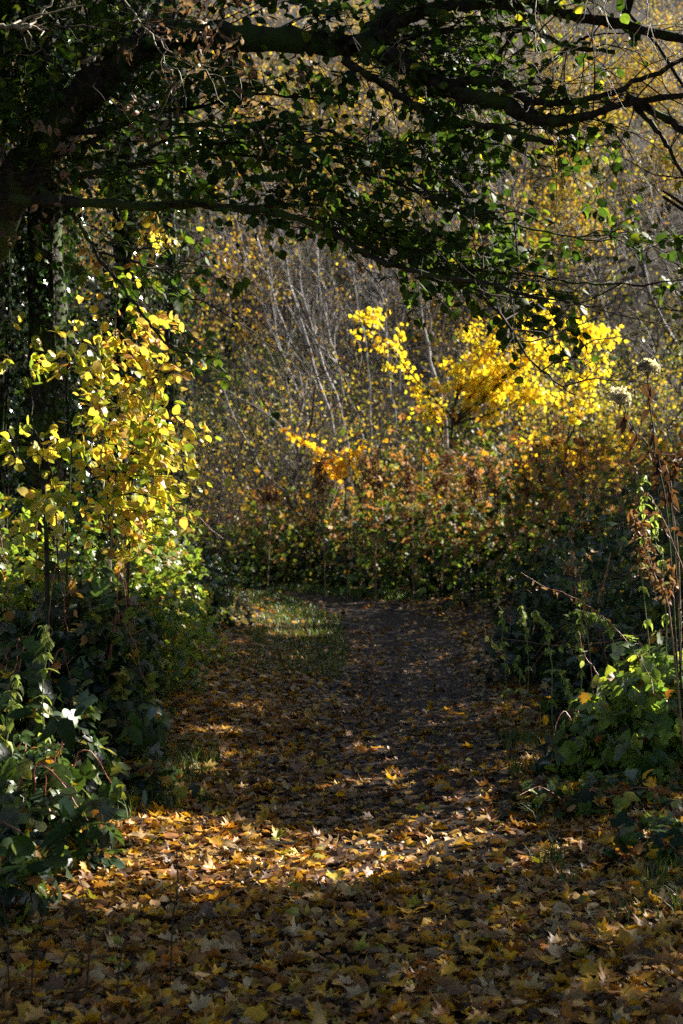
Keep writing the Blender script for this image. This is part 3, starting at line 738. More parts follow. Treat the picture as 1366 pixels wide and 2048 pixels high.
n = 9000  # unseen upper crown added to dim the skylight, gaps cut for flecks
p = np.stack([U(-5, 3.2, n), U(6.5, 17, n), U(5, 9.5, n)], 1)
p = p[(p[:, 2] > EYE + .40 * p[:, 1] + .35) & ~in_shaft(p, 1.15)]; p = p[vnoise(p[:, 0], p[:, 1] + p[:, 2], 1.0, 4) > -.4]
m = len(p)
v, f, tt = merged_leaves(T['dia'], p, frames(rand_dirs(m, -.4), rand_dirs(m, 1.)), U(.10, .17, m), U(0, .85, m))
link('crown', mesh_data('crown', v - loc_of(hz), f, M['maple_green'], tt), hz, 'stuff')
for e in p[R.choice(m, 26, False)]:
    k = np.argmin(np.linalg.norm(allp - e, axis=1)); c = spline([allp[k], (allp[k] + e) / 2 + [0, 0, .2], e], 8, .03)
    if pix(c)[:, 1].max() < 60: tubes('branch', [(c, np.linspace(.03, .008, 8))], M['bark'], hz, 5)

# ------------------------------------------------------------------ ivy-clad trunks at the dark side
def ivy_tree(name, label, px, d, r, top, tiltpx, nivy, seed, ind=120, spread=1.0, ivy_label=''):
    b = P(px, 1300, d); b[2] = ground_z(b[0], b[1]) - .1
    t = thing(name, label, 'tree', b)
    e = P(px + tiltpx, -500, d + .6)
    c = spline([b, b * .6 + e * .4 + [.06, 0, 0], b * .3 + e * .7, e], 30, .01)
    tubes('trunk', [(c, np.linspace(r, r * .7, 30))], M['bark'], t, 12, rough=.006)
    rng = np.random.RandomState(seed)
    for k in range(5):
        i = rng.randint(14, 29); dd = norm(np.array([rng.normal(0, 1), rng.normal(0, 1), .8]))
        o, _ = grow(c[i], dd, rng.uniform(1.2, 2.2), r * .3, 1, rng, kids=(3, 5))
        for p, rr, lv in o: tubes('branch', [(p, rr)], M['bark'], t, 5)
    iv = thing('ivy', ivy_label, 'ivy', b)
    # climbing stems spiral up the trunk and throw out leafy side shoots
    pos, nrm = [], []
    for k in range(7):
        a0 = U(0, 6.28); idx = np.arange(30); ang = a0 + .5 * np.sin(idx * .3 + k)
        q = c + np.stack([np.cos(ang), np.sin(ang), 0 * ang], 1) * (np.linspace(r, r * .7, 30) + .015)[:, None]
        tubes('stem', [(q, np.linspace(.016, .005, 30))], M['bark'], iv, 5)
    a = U(0, 6.28, nivy); i = U(2, 29, nivy); k = np.minimum(i.astype(int), 28)
    ctr = c[k] + (c[k + 1] - c[k]) * (i - k)[:, None]
    clump = .5 + .5 * np.sin(i * 1.1 + 2 * a + seed) + .4 * np.sin(i * .45 + a * 1.0 + seed)
    rad = r + .03 + U(0, 1, nivy) * .5 * spread * np.clip(clump, .06, 1.3)
    out = np.stack([np.cos(a), np.sin(a), 0 * a], 1)
    p = ctr + out * rad[:, None] + R.normal(0, .03, (nivy, 3))
    nr = norm(out + R.normal(0, .55, (nivy, 3)) + [0, 0, .45])
    dd = norm(R.normal(0, .6, (nivy, 3)) + [0, 0, -.7])
    leaves(iv, 'ivy', 'ivy', p, dd, nr, U(.6, 1.2, nivy) * .052, U(0, 1, nivy), ind, minpx=6)
    return c
ivy_tree('ivy_clad_tree', 'dark straight trunk wrapped in glossy ivy beside the path', 78, 12.0, .17, 0, 10, 8500, 3, 250, 1.25, ivy_label='glossy dark ivy climbing the straight trunk beside the path')
ivy_tree('leaning_tree', 'slender trunk under bright green ivy behind the straight dark trunk', 215, 14.2, .09, 0, 60, 9000, 8, 200, 1.7, ivy_label='bright green ivy clothing the slender trunk')
ivy_tree('leaning_tree', 'thin far trunk with pale green ivy below the long low limb', 320, 17.5, .07, 0, 25, 4200, 13, 0, 1.5, ivy_label='small-leaved green ivy on the thin far trunk')
ivy_tree('ivy_clad_tree', 'ivy-covered trunk half outside the view beyond the arching hazel', -40, 13.2, .18, 0, 20, 3600, 21, 40, ivy_label='dull ivy on the half-seen trunk behind the hazel')
# dark thorn bushes behind the ivy trunks, hiding the slope
for lab, px, d, rx, h, n in (('tall dark holly-like bush filling the gap behind the ivy trunk', 60, 15.5, 1.1, 4.6, 4200), ('dark bush behind the bright sapling at the edge of the wood', 230, 16.5, .75, 3.0, 2600), ('tall dark bush farthest behind the hazel trunk', 10, 18.5, 1.5, 6.5, 5200), ('tall dark bush at the frame edge between the ivy trunks', -20, 16.5, .9, 5.2, 4600)):
    bush('dark_bush', lab, 'bush', (px - HX) / FPX * d, d, rx, .9, h, n, .075, 'dia', 'ivy', (0, .6), 30, 6, 'twig')

# ------------------------------------------------------------------ yellow hazel saplings lit at the path's edge
def sapling(label, base, d, stems, targets, size, tint, individuals, stem_mat='pale_twig', r=.008, zone=None):
    b = P(base[0], base[1], d); b[2] = ground_z(b[0], b[1]) - .03
    t = thing('hazel_sapling', label, 'sapling', b, 'hazel saplings along the path edge')
    pts = []
    for st in stems:
        c = spline([b] + [P(*a, d + U(-.25, .25)) for a in st], 16, .006)
        tubes('stem', [(c, np.linspace(r, r * .35, 16))], M[stem_mat], t, 6); pts.append(c)
    ap = np.concatenate(pts); tw, pos, dirs = [], [], []
    for px, py in targets:
        e = P(px, py, d + U(-.55, .45)); i = np.argmin(np.linalg.norm(ap - e, axis=1) + np.where(ap[:, 2] > e[2] + .1, .4, 0)); s = ap[i]
        c = spline([s, (s + e) / 2 + [0, 0, .05], e], 7, .008); tw.append((c, np.linspace(.004, .0016, 7)))
        m = 6 + R.randint(6); pos.append(limb_leaves(c, m, .04, .25)); dirs.append(np.tile(norm(e - s), (m, 1)))
    tubes('twigs', tw, M['twig'], t, 4, 'stuff')
    pos = np.concatenate(pos); dirs = np.concatenate(dirs); m = len(pos)
    dd = norm(dirs * .6 + R.normal(0, .45, (m, 3)) + [0, 0, -.4]); nr = norm(R.normal(0, .55, (m, 3)) + S * .6 + [0, -.15, .35])
    leaves(t, 'hazel', 'hazel_yellow', pos, dd, nr, U(.6, 1.15, m) * size, U(*tint, m), individuals)
def zone(n, cx, cy, sx, sy): return [(cx + R.normal(0, sx), cy + R.normal(0, sy)) for _ in range(n)]
sapling('yellow hazel sapling with a pale stem, brightest in the sun', (222, 1120), 9.8, [[(215, 1050), (207, 960), (205, 880), (240, 800)], [(225, 1040), (250, 930), (300, 840)]],
        zone(42, 265, 860, 80, 90) + zone(28, 350, 930, 50, 50) + zone(34, 275, 1045, 80, 55), .074, (.0, .95), 300)
sapling('yellow-green hazel sapling in front of the ivy trunk', (130, 1120), 10.2, [[(110, 1000), (70, 860), (60, 740)], [(140, 960), (170, 800), (190, 700)]],
        zone(12, 60, 680, 75, 35) + zone(10, 180, 760, 60, 60) + zone(8, 100, 940, 60, 60), .074, (0, .75), 150, 'bark')
sapling('tall slim hazel sapling with golden leaves reaching up to the low limb', (250, 1115), 10.9, [[(265, 950), (270, 760), (285, 620), (320, 480)], [(255, 960), (230, 750), (235, 560)]],
        zone(34, 270, 740, 70, 60) + zone(10, 340, 700, 40, 40) + zone(8, 250, 540, 70, 70) + zone(7, 300, 450, 50, 50), .074, (.25, 1.0), 130, 'twig')
sapling('dark leaning hazel stem with a few yellow leaves before the ivy trunk', (100, 1110), 9.4, [[(90, 1020), (50, 930), (15, 860)]], zone(14, 70, 980, 50, 70), .08, (.1, .6), 60, 'bark', .02)

# ------------------------------------------------------------------ brambles along the path
LB = 'bramble patches at the path edge'
def near_bush(lab, px, py, d, rx, ry, h, n, ind, tint, size=.11, canes=9, key='bramble', mk='bramble', name='bramble_bush'):
    x = (px - HX) / FPX * d
    t = bush(name, lab, 'bramble bush', x, d, rx, ry, h, n, size, key, mk, tint, ind, canes, 'red_cane', LB)
    if d < 15:
        m = 46; a = U(0, 6.28, m); q = U(.75, 1.1, m); e = U(.05, 1.3, m)
        p = np.stack([x + rx * q * np.cos(a) * np.cos(e), d + ry * q * np.sin(a) * np.cos(e), 0 * a], 1); p[:, 2] = ground_z(p[:, 0], p[:, 1]) + h * q * np.sin(e) + .01
        leaves(t, 'litter', 'litter', p, rand_dirs(m), rand_dirs(m, .9), U(.05, .10, m), U(.2, .97, m), 14, name='dead_leaf', mass='dead_foliage')
    return t
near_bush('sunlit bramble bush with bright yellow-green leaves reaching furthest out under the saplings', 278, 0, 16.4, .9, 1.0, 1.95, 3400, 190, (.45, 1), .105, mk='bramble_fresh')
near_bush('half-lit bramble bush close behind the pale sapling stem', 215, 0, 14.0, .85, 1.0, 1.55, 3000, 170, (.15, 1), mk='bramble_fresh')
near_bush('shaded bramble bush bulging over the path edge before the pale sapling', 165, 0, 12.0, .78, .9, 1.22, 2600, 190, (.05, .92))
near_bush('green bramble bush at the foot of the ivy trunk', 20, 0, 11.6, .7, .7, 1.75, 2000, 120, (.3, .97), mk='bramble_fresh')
near_bush('dark shaded bramble bush in the bottom of the bank', 75, 0, 10.2, .75, .8, 1.08, 1700, 200, (0, .88), .14)
near_bush('grey-green bramble bush with silvery leaves at the frame edge', 10, 0, 8.5, .6, .7, .92, 950, 230, (.1, .92), .155)
near_bush('low bramble bush sprawling onto the sunlit leaf litter', 60, 0, 7.3, .42, .42, .55, 380, 190, (.05, .92), .155, 7)
near_bush('nearest bramble bush with large dark round leaves before the litter', -15, 0, 6.3, .28, .3, .5, 230, 150, (0, .9), .15, 6)
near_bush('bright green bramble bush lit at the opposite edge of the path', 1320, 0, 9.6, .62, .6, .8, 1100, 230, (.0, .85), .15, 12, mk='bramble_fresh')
near_bush('low dark bramble bush in front of the lit one', 1195, 0, 10.0, .36, .4, .42, 480, 150, (0, .85), .14, 6)
near_bush('dark bramble bush behind the nettles', 1330, 0, 13.2, .9, .9, 1.5, 2800, 120, (0, .85), .11, 8)
near_bush('dark bramble bush at the shaded verge beyond the nettles', 1160, 0, 15.5, .85, 1.3, 1.2, 3000, 80, (0, .8), .11, 8)
near_bush('tall dark bramble bush between the seed heads and the bank', 1330, 0, 17.5, 1.2, 1.5, 2.1, 3400, 60, (0, .8), .12, 10)
near_bush('dark bramble bush along the far verge in the bend', 1160, 0, 20.5, .9, 1.6, 1.25, 2400, 60, (0, .8), .12, 8)
near_bush('low shaded bramble bush where the path turns behind the sapling', 330, 0, 21.0, 1.1, 1.8, 1.2, 2600, 60, (0, .85), .12, 8)
near_bush('dark bramble bush filling the verge between the nettles and the lit bramble', 1225, 0, 12.3, .62, .8, .75, 1700, 110, (0, .8), .125, 8)
near_bush('dark low bramble bush right beside the small upright nettles', 1120, 0, 16.8, .7, 1.2, .7, 1900, 60, (0, .8), .115, 6)
near_bush('ground-hugging bramble runner on the litter below the lit bramble', 1190, 0, 8.7, .55, .36, .17, 210, 110, (.1, .9), .11, 5)
near_bush('ground-hugging bramble runner between the grass tufts and the frame edge', 1335, 0, 7.5, .38, .4, .14, 150, 90, (.0, .85), .11, 4)
near_bush('small bramble runner creeping out at the top of the sunny patch', 262, 0, 9.2, .34, .45, .26, 240, 110, (.0, .9), .115, 5)
near_bush('dark bramble bush hiding the foot of the pale sapling stem', 185, 0, 9.6, .40, .45, 1.36, 1250, 150, (0, .9), .135)

# arching canes
def cane(label, pts, d0, d1, mat, r, nleaf, key='lance', matkey='nettle', tint=(0, 1), size=.05, group=None):
    q = [P(a, b, e) for (a, b), e in zip(pts, np.linspace(d0, d1, len(pts)))]
    t = thing('bramble_cane', label, 'bramble cane', q[0], group)
    c = spline(q, 18, .003)
    tubes('stem', [(c, np.linspace(r, r * .45, 18))], M[mat], t, 6)
    if nleaf:
        p = limb_leaves(c, nleaf, .01, .15)
        leaves(t, key, matkey, p, norm(R.normal(0, .5, (nleaf, 3)) + [0, 0, -.6]), rand_dirs(nleaf, .6), U(.6, 1.2, nleaf) * size, U(*tint, nleaf), nleaf)
cane('reddish bramble cane arching out over the dark path edge', [(1255, 1285), (1200, 1228), (1130, 1187), (1085, 1172), (1042, 1145)], 9.4, 9.4, 'red_cane', .005, 12, 'curl', 'dead', (.5, 1), .035)
cane('red bramble cane curving up from the lit bramble', [(1196, 1350), (1170, 1310), (1156, 1262)], 8.8, 8.9, 'red_cane', .005, 4)
cane('short red cane rising above the nettles', [(1195, 1206), (1210, 1160), (1220, 1105)], 9.6, 9.6, 'red_cane', .0045, 8, 'curl', 'dead', (.6, 1), .03)
cane('thin red cane bending low at the tip nearest the path', [(1020, 1320), (992, 1296), (975, 1275), (968, 1256)], 9.6, 9.5, 'red_cane', .004, 6)
cane('long bare cane lying sideways below the nettles', [(1400, 1245), (1260, 1275), (1140, 1292), (1010, 1278)], 9.5, 9.7, 'dead_stem', .004, 5)
cane('grey bent stick leaning before the dark bramble', [(1140, 1080), (1180, 1000), (1195, 965), (1222, 945)], 12.0, 11.6, 'grey_twig', .007, 0)
cane('straight dead stem slanting at the frame edge below the seed heads', [(1380, 1180), (1345, 1080), (1310, 1010), (1296, 985)], 8.9, 9.0, 'dead_stem', .005, 4, 'curl', 'dead', (.5, 1), .035)
cane('thin dark cane across the silvery brambles', [(-20, 1640), (90, 1600), (180, 1585), (345, 1580)], 6.2, 6.1, 'twig', .0025, 3, 'leaflet', 'bramble', (0, .5), .08)
cane('thin spiny cane stretching across the lit litter', [(-10, 1560), (60, 1520), (250, 1440), (330, 1395)], 6.4, 6.6, 'twig', .0025, 3, 'leaflet', 'bramble', (0, .5), .07)

# ------------------------------------------------------------------ nettles
def nettle(label, pts, d, size=.055, tiers=7, more=1.5, mat='green_stem', matkey='nettle', tint=(.1, 1)):
    q = [P(a, b, d + U(-.05, .05)) for a, b in pts]; q[0][2] = min(q[0][2], ground_z(q[0][0], q[0][1]))
    t = thing('nettle', label, 'nettle', q[0], 'stinging nettles beside the path')
    c = spline(q, 16, .012)
    tubes('stem', [(c, np.linspace(.005, .002, 16))], M[mat], t, 6)
    pos, dd, sz = [], [], []; tiers = int(tiers * more)
    for k in range(tiers):
        u = .12 + .88 * k / (tiers - 1); i = u * 15; j = min(int(i), 14); p = c[j] + (c[j + 1] - c[j]) * (i - j); a = k * 1.57 + U(-.4, .4)
        for s in (0, math.pi, math.pi / 2, -math.pi / 2, .7):
            if s not in (0, math.pi) and U(0, 1) < .35: continue
            pos.append(p); dd.append((math.cos(a + s), math.sin(a + s), U(-1.2, .2))); sz.append(size * U(.7, 1.2) * (1.15 - .5 * (u - .12)))
    m = len(pos); dd = np.array(dd); nr = norm(np.array([0, 0, 1.]) + dd * .5 + R.normal(0, .25, (m, 3)))
    leaves(t, 'lance', matkey, np.array(pos), dd, nr, np.array(sz), U(*tint, m), m)
nettle('small upright nettle standing nearest the middle of the path', [(1012, 1390), (1006, 1275), (998, 1215), (994, 1180)], 12.5, .065, 7)
nettle('small nettle second from the path on a red stem', [(1062, 1390), (1056, 1285), (1048, 1240), (1042, 1212)], 12.5, .06, 7)
nettle('bushy bent nettle hanging left of the dense nettle', [(1110, 1330), (1095, 1270), (1085, 1240), (1072, 1222)], 11.5, .06, 9)
nettle('dense leafy nettle in the middle of the sunny clump', [(1165, 1340), (1158, 1280), (1160, 1240), (1172, 1160)], 11, .07, 13)
nettle('leafy nettle leaning over the lit bramble', [(1250, 1330), (1225, 1270), (1200, 1235), (1150, 1220)], 10.8, .065, 11)
nettle('drooping nettle low beside the orange leaf', [(1150, 1440), (1142, 1400), (1132, 1370), (1125, 1340)], 10.5, .05, 8)
nettle('low nettle in the dark by the reddish cane tip', [(1045, 1380), (1040, 1350), (1030, 1330), (1036, 1310)], 12, .05, 6)
nettle('tall pale green nettle in front of the seed head stalks', [(1300, 1300), (1290, 1150), (1285, 1030), (1288, 950)], 9.6, .07, 10)
nettle('pale nettle standing in the shaded brambles across the path', [(90, 1420), (88, 1350), (92, 1290), (95, 1250)], 7.6, .065, 8)
nettle('nettle tangled in the bright grass at the frame edge', [(15, 1500), (20, 1450), (28, 1400), (30, 1350)], 7.4, .06, 8)
nettle('leaning nettle with washed-out leaves beside the dead nettle', [(1340, 1300), (1325, 1180), (1310, 1060), (1315, 1010)], 9.5, .06, 8)
dead_stalk('dead_nettle', 'dead nettle hung with curled rust brown leaves', 'dead plant', [(1375, 1330), (1340, 1230), (1310, 1150), (1285, 1070), (1272, 1030)], 8.8, .007, 150, .042, 'dead', (.4, 1), individuals=110, start=.35, spread=.022, side=8)
dead_stalk('dead_nettle', 'withered grey nettle curling over behind the reddish cane', 'dead plant', [(1200, 1205), (1165, 1175), (1135, 1140), (1130, 1125)], 9.8, .004, 40, .035, 'dead', (.6, 1), individuals=40, start=.2, spread=.015, side=3)

# seed-headed stalks
def seed_stalk(label, pts, d, hpx, n):
    q = [P(a, b, d) for a, b in pts]; q[0][2] = ground_z(q[0][0], q[0][1]) - .02
    t = thing('seed_head_stalk', label, 'seed head', q[0], 'fluffy seed heads on tall stalks')
    c = spline(q, 20, .004)
    tubes('stem', [(c, np.linspace(.008, .003, 20))], M['bark'], t, 6)
    top = c[-1]; rw = hpx / FPX * d / 2; pos, tw = [], []
    for k in range(16):
        dd = norm(R.normal(0, 1, 3) + [0, 0, .5]); e = top + dd * rw * np.array([1, .8, .75]) * U(.3, 1)
        tw.append((np.array([top - [0, 0, rw], (top + e) / 2, e]), [.0016, .0012, .001])); pos.append(e + R.normal(0, rw * .17, (n // 16, 3)))
    hd = tubes('seed_head', tw, M['dead_stem'], t, 3)
    pos = np.concatenate(pos); m = len(pos)
    v, f, tt = merged_leaves(T['small'], pos, frames(rand_dirs(m), rand_dirs(m)), U(.014, .03, m), U(0, 1, m))
    link('fluff', mesh_data('fluff', v - loc_of(t), f, M['fluff'], tt), hd, 'stuff')
    m = 22; p = limb_leaves(c[:17], m, .012, .3)
    leaves(t, 'lance', 'dead', p, norm(R.normal(0, .3, (m, 3)) + [0, 0, -1]), rand_dirs(m), U(.05, .1, m), U(0, .3, m), m)
seed_stalk('taller white fluffy seed head on a dark withered stalk', [(1370, 1350), (1335, 1050), (1312, 900), (1297, 780), (1296, 738)], 9.2, 40, 800)
seed_stalk('lower white fluffy seed head on a bent withered stalk', [(1372, 1350), (1340, 1000), (1300, 900), (1262, 850), (1240, 795)], 9.4, 48, 640)
dead_stalk('withered_stalk', 'dark withered stalk with hanging leaves at the frame edge', 'dead plant', [(1368, 1340), (1356, 1120), (1340, 960), (1345, 900)], 9.5, .008, 60, .06, 'dead', (0, .4), individuals=50, start=.2, spread=.02)

# ------------------------------------------------------------------ dry oak sprays and bare twigs hanging into the top of the view
def spray(name, label, cat, pts, d, r, mat, nleaf, size, group=None, side=7, matkey='oak_dead', clumps=5, start=.3, tint=(0, 1), ind=60):
    q = [P(a, b, d) for a, b in pts]
    t = thing(name, label, cat, q[0], group)
    c = spline(q, 20, .012); tubes('stem', [(c, np.linspace(r, r * .35, 20))], M[mat], t, 5)
    pos = []
    for k in range(side):
        i = R.randint(int(20 * start * .6), 19); dd = norm(norm(c[i + 1] - c[i]) + R.normal(0, .7, 3) + [0, 0, -.15]); l = U(.12, .45)
        e = spline([c[i], c[i] + dd * l * .5 + R.normal(0, .04, 3), c[i] + dd * l], 6, .012)
        tubes('twig', [(e, np.linspace(r * .5, r * .22, 6))], M[mat], t, 4)
        if nleaf and k < clumps: pos.append(e[-1] + R.normal(0, .045, (nleaf, 3)))
    if nleaf:
        pos = np.concatenate(pos); m = len(pos)
        leaves(t, 'curl', matkey, pos, norm(R.normal(0, .6, (m, 3)) + [0, 0, -.5]), rand_dirs(m), U(.5, 1.2, m) * size, U(*tint, m), ind)
OG = 'dry oak sprays hanging over the arch'
spray('oak_spray', 'long pale oak twig slanting down across the arch with dry brown leaves', 'oak twig', [(240, -20), (300, 70), (330, 120), (360, 150), (372, 215)], D0, .0065, 'pale_twig', 9, .05, OG)
spray('oak_spray', 'oak twig with pinkish dry leaves ending in the middle of the arch', 'oak twig', [(300, 65), (370, 120), (440, 150), (520, 165)], D0, .0045, 'pale_twig', 10, .048, OG, 8, clumps=7)
spray('oak_spray', 'oak twig with dry leaves over the thick curved limb', 'oak twig', [(220, 10), (330, 40), (420, 20), (520, -20)], 8.9, .005, 'twig', 12, .05, OG, 9, clumps=9, start=.1)
spray('oak_spray', 'oak twig with crumpled leaves against the dark leaning limb', 'oak twig', [(40, 60), (120, 130), (190, 180), (250, 215)], 8.8, .005, 'twig', 9, .048, OG, 7, clumps=6)
spray('oak_spray', 'low oak twig with pale crumpled leaves in front of the hazel fork', 'oak twig', [(-20, 330), (30, 345), (90, 335), (150, 330)], 8.9, .004, 'twig', 9, .05, OG, 6, clumps=5)
spray('bare_branch', 'pale thick lichen-grey branch curving in at the top corner', 'branch', [(-30, 50), (10, 52), (50, 52), (78, 35), (95, 10), (110, -30)], 8.4, .017, 'pale_twig', 0, 0, None, 5)
spray('bare_branch', 'long thin straight branch crossing below the pale corner branch', 'branch', [(-20, 60), (90, 58), (200, 50), (330, 45)], 8.6, .009, 'twig', 0, 0, None, 12)
spray('bare_branch', 'pale hooked twig behind the low limb over the far slope', 'branch', [(474, 424), (478, 440), (490, 448), (520, 450), (548, 458)], 12.5, .011, 'pale_twig', 0, 0, None, 2)
HG = 'bare vine stems hanging at the lit end of the arch'
for lab, pl in (('hanging vine stem, the straightest and palest', [(1212, -30), (1213, 60), (1216, 140), (1222, 190)]), ('short hooked vine stem hanging beside the upper limbs', [(1070, -20), (1072, 50), (1073, 100), (1080, 112)]),
                ('thin vine stem dropping past the fork of the hazel', [(800, 60), (802, 100), (806, 150)]), ('vine stem swinging out at the top corner', [(1290, -30), (1300, 60), (1330, 140), (1372, 190)]),
                ('looping thin vine stem between the upper limbs', [(1180, -20), (1150, 60), (1110, 130), (1140, 200)])):
    spray('vine_stem', lab, 'vine', pl, 8.9, .004, 'pale_twig', 0, 0, HG, 4, start=.2)

# thorny bare tree entering at the lit top corner
rng = np.random.RandomState(77)
tt_ = thing('hawthorn_tree', 'tangle of fine bare hawthorn twigs at the lit top corner', 'tree', (4.6, 12.6, float(ground_z(4.6, 12.6))))
polys, _ = grow((4.6, 12.6, 0), (-.05, 0, 1), 6.2, .10, 3, rng, kids=(8, 10), ratio=.5, ang=.9, nseg=9, bend=.14)
polys = [q for q in polys if q[2] < 2 or not in_shaft(q[0], 1.05).any()]
tree_parts(tt_, polys, M['bark'], M['twig'], 8, 40)
tp = np.concatenate([p for p, r, l in polys if l == 3]); m = 420
leaves(tt_, 'hazel', 'hazel', tp[R.randint(0, len(tp), m)] + R.normal(0, .04, (m, 3)), rand_dirs(m, -.5), rand_dirs(m, .5), U(.04, .075, m), U(.5, 1, m), 60)

# ------------------------------------------------------------------ unseen shade trees added on the sunny side, crowns shaped to let flecks through
n = 95000
tg = np.stack([U(-4.2, 3.2, n), U(3.5, 25, n), U(-.2, 6.2, n)], 1)
ty = U(5.5, 15, n)[:, None]
p = tg + S * ty
ok = ((p[:, 0] > .245 * p[:, 1] + 1.2) | (p[:, 2] > EYE + .40 * p[:, 1] + .8)) & (p[:, 2] > 1.6) & (p[:, 2] < 11) & (p[:, 1] < 34)
p = p[ok]
clump = vnoise(p[:, 0] + p[:, 2] * .7, p[:, 1] - p[:, 2] * .4, 1.1, 9)
p = p[clump > -.62]
FLAT = [j for j in range(len(LC)) if LC[j][2] == 0 and LC[j][1] < 10]
p = p[~in_shaft(p, 1.22, .6, [j for j in range(len(LC)) if j not in FLAT]) & ~in_shaft(p, 1.0, .6, FLAT)]
stems = [(5.2, 9.5), (6.6, 14.5), (8.6, 19.5), (10.5, 25.5), (9.2, 11.0)]
near = np.argmin([((p[:, 0] - a) ** 2 + (p[:, 1] - b) ** 2) for a, b in stems], 0)
shade_label = ['leafy field maple standing nearest on the sunny side of the path', 'leafy field maple standing second along the sunny side of the path', 'leafy field maple standing third along the sunny side of the path', 'leafy field maple standing farthest along the sunny side of the path', 'leafy field maple set back from the sunny side of the path']  # labels of the unseen trees added to shade the path
for k, (a, b) in enumerate(stems):
    q = p[near == k]
    if not len(q): continue
    t = thing('field_maple', shade_label[k], 'tree', (a, b, float(ground_z(a, b))))
    top = np.array([q[:, 0].mean() * .5 + a * .5, q[:, 1].mean() * .5 + b * .5, q[:, 2].max() - .8])
    c = spline([np.array([a, b, float(ground_z(a, b)) - .1]), np.array([a + .1, b, 2.5]), top], 14, .03)
    tubes('trunk', [(c, np.linspace(.19, .05, 14))], M['bark'], t, 9)
    tw = []
    for e in q[R.choice(len(q), min(110, len(q)), False)]:
        i = np.argmin(np.linalg.norm(c - e, axis=1) + np.where(c[:, 2] > e[2], 2, 0)); s = c[i]
        q7 = spline([s, (s + e) / 2 + [0, 0, .3], e], 7, .03)
        if in_shaft(q7, .9).sum() < 2: tw.append((q7, np.linspace(.03, .006, 7)))
    for z in tw[:30]: tubes('branch', [z], M['bark'], t, 5)
    if tw[30:]: tubes('twigs', tw[30:], M['twig'], t, 4, 'stuff')
    m = len(q)
    v, f, tt = merged_leaves(T['dia'], q, frames(rand_dirs(m, -.4), norm(rand_dirs(m) + S * .9)), U(.13, .22, m), U(.2, .8, m))
    link('crown', mesh_data('crown', v - loc_of(t), f, M['maple_green'], tt), t, 'stuff')

# wood behind and beside the viewpoint: unseen maples added to cut the skylight
rng = np.random.RandomState(5)
wd = thing('maple_tree', 'tall leafy maple of the wood around the viewpoint', 'tree', (0, 0, 0), 'maples around the viewpoint')
polys, tips = grow((0, 0, -.1), (0, 0, 1), 9.5, .2, 2, rng, kids=(12, 15), ratio=.42, ang=.95, nseg=9, bend=.08)
tree_parts(wd, polys, M['bark'], M['twig'], 8, 20)
tp = np.array([t[0] for t in tips]); n = 8000
leaves(wd, 'dia', 'maple_green', tp[R.randint(0, len(tp), n)] + R.normal(0, .35, (n, 3)), rand_dirs(n, -.5), rand_dirs(n, .6), U(.2, .34, n), U(.2, .9, n), mass='crown')
for k, (x, y) in enumerate(((-5.8, 1.5), (-6.5, 6.0), (6.5, 0.0), (-8, -4), (8, -6), (-5.6, 10.5), (-6.6, 15.5), (8.5, 4.5))):
    o = wd if k == 0 else copy_tree(wd)
    o.location = (x, y, float(ground_z(x, y))); o.rotation_euler = (0, 0, k * 1.9)

# ------------------------------------------------------------------ fallen leaves
def litter_tint(n): return U(0, 1, n)
def cover(x, y):
    off = x - path_c(y)
    c = np.interp(y, [0, 7, 8.5, 11, 20, 40], [1, .95, .66, .48, .55, .6])
    side = np.clip((np.abs(off) - .55) / .7, 0, 1)
    c = c + (1 - c) * side * .8
    return c * np.where((off > -.1) & (off < 1.0) & (y > 7.6), .36, 1) * np.where(y > 19, .7, 1)
def litter(n, y0, y1, s0, s1):
    y = U(y0, y1, n); x = U(-1, 1, n) * (.25 * y + .6)
    k = U(0, 1, n) < cover(x, y); x, y = x[k], y[k]; m = len(x)
    pos = np.stack([x, y, ground_z(x, y) + .008 + U(0, 1, m) ** 2 * .035], 1)
    nr = norm(R.normal(0, .30, (m, 3)) + [0, 0, 1]); st = U(0, 1, m) < .07
    nr[st] = norm(R.normal(0, .7, (st.sum(), 3)) + [0, 0, .7])
    a = U(0, 6.28, m); d = np.stack([np.cos(a), np.sin(a), R.normal(0, .12, m)], 1)
    sz = s0 + (s1 - s0) * R.beta(1.6, 1.8, m)
    t = litter_tint(m)
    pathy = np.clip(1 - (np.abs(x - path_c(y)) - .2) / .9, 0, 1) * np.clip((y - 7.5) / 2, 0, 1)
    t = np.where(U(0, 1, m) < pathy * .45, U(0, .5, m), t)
    return pos, d, nr, sz, t
near_l = litter(13500, 4.3, 8.6, .034, .104)
pos, d, nr, sz, tt = near_l
on = R.permutation(len(pos))
pos, d, nr, sz, tt = pos[on], d[on], nr[on], sz[on], tt[on]
top = pos[:, 1] < 5.9
pos[top, 2] += .012 * (U(0, 1, top.sum()))
lp = thing_parent = ground
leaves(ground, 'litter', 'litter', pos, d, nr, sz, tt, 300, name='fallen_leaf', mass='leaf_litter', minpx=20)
for args in ((21000, 8.2, 14, .045, .11), (32000, 13.5, 22, .04, .095), (15000, 21.5, 36, .06, .12)):
    pos, d, nr, sz, tt = litter(*args)
    k = 'litter' if args[1] < 10 else 'dia'
    v, f, t2 = merged_leaves(T[k], pos, frames(d, nr), sz, tt)
    link('leaf_litter', mesh_data('leaf_litter', v, f, M['litter'], t2), None, 'stuff')
# crumbs and torn pieces between them
n = 26000; y = 4.3 + 16 * U(0, 1, n) ** 1.6; x = U(-1, 1, n) * (.25 * y + .5)
v, f, t2 = merged_leaves(T['small'], np.stack([x, y, ground_z(x, y) + U(.004, .025, n)], 1), frames(rand_dirs(n), rand_dirs(n, 1.5)), U(.012, .045, n), U(0, .6, n))
link('leaf_crumbs', mesh_data('leaf_crumbs', v, f, M['litter'], t2), None, 'stuff')

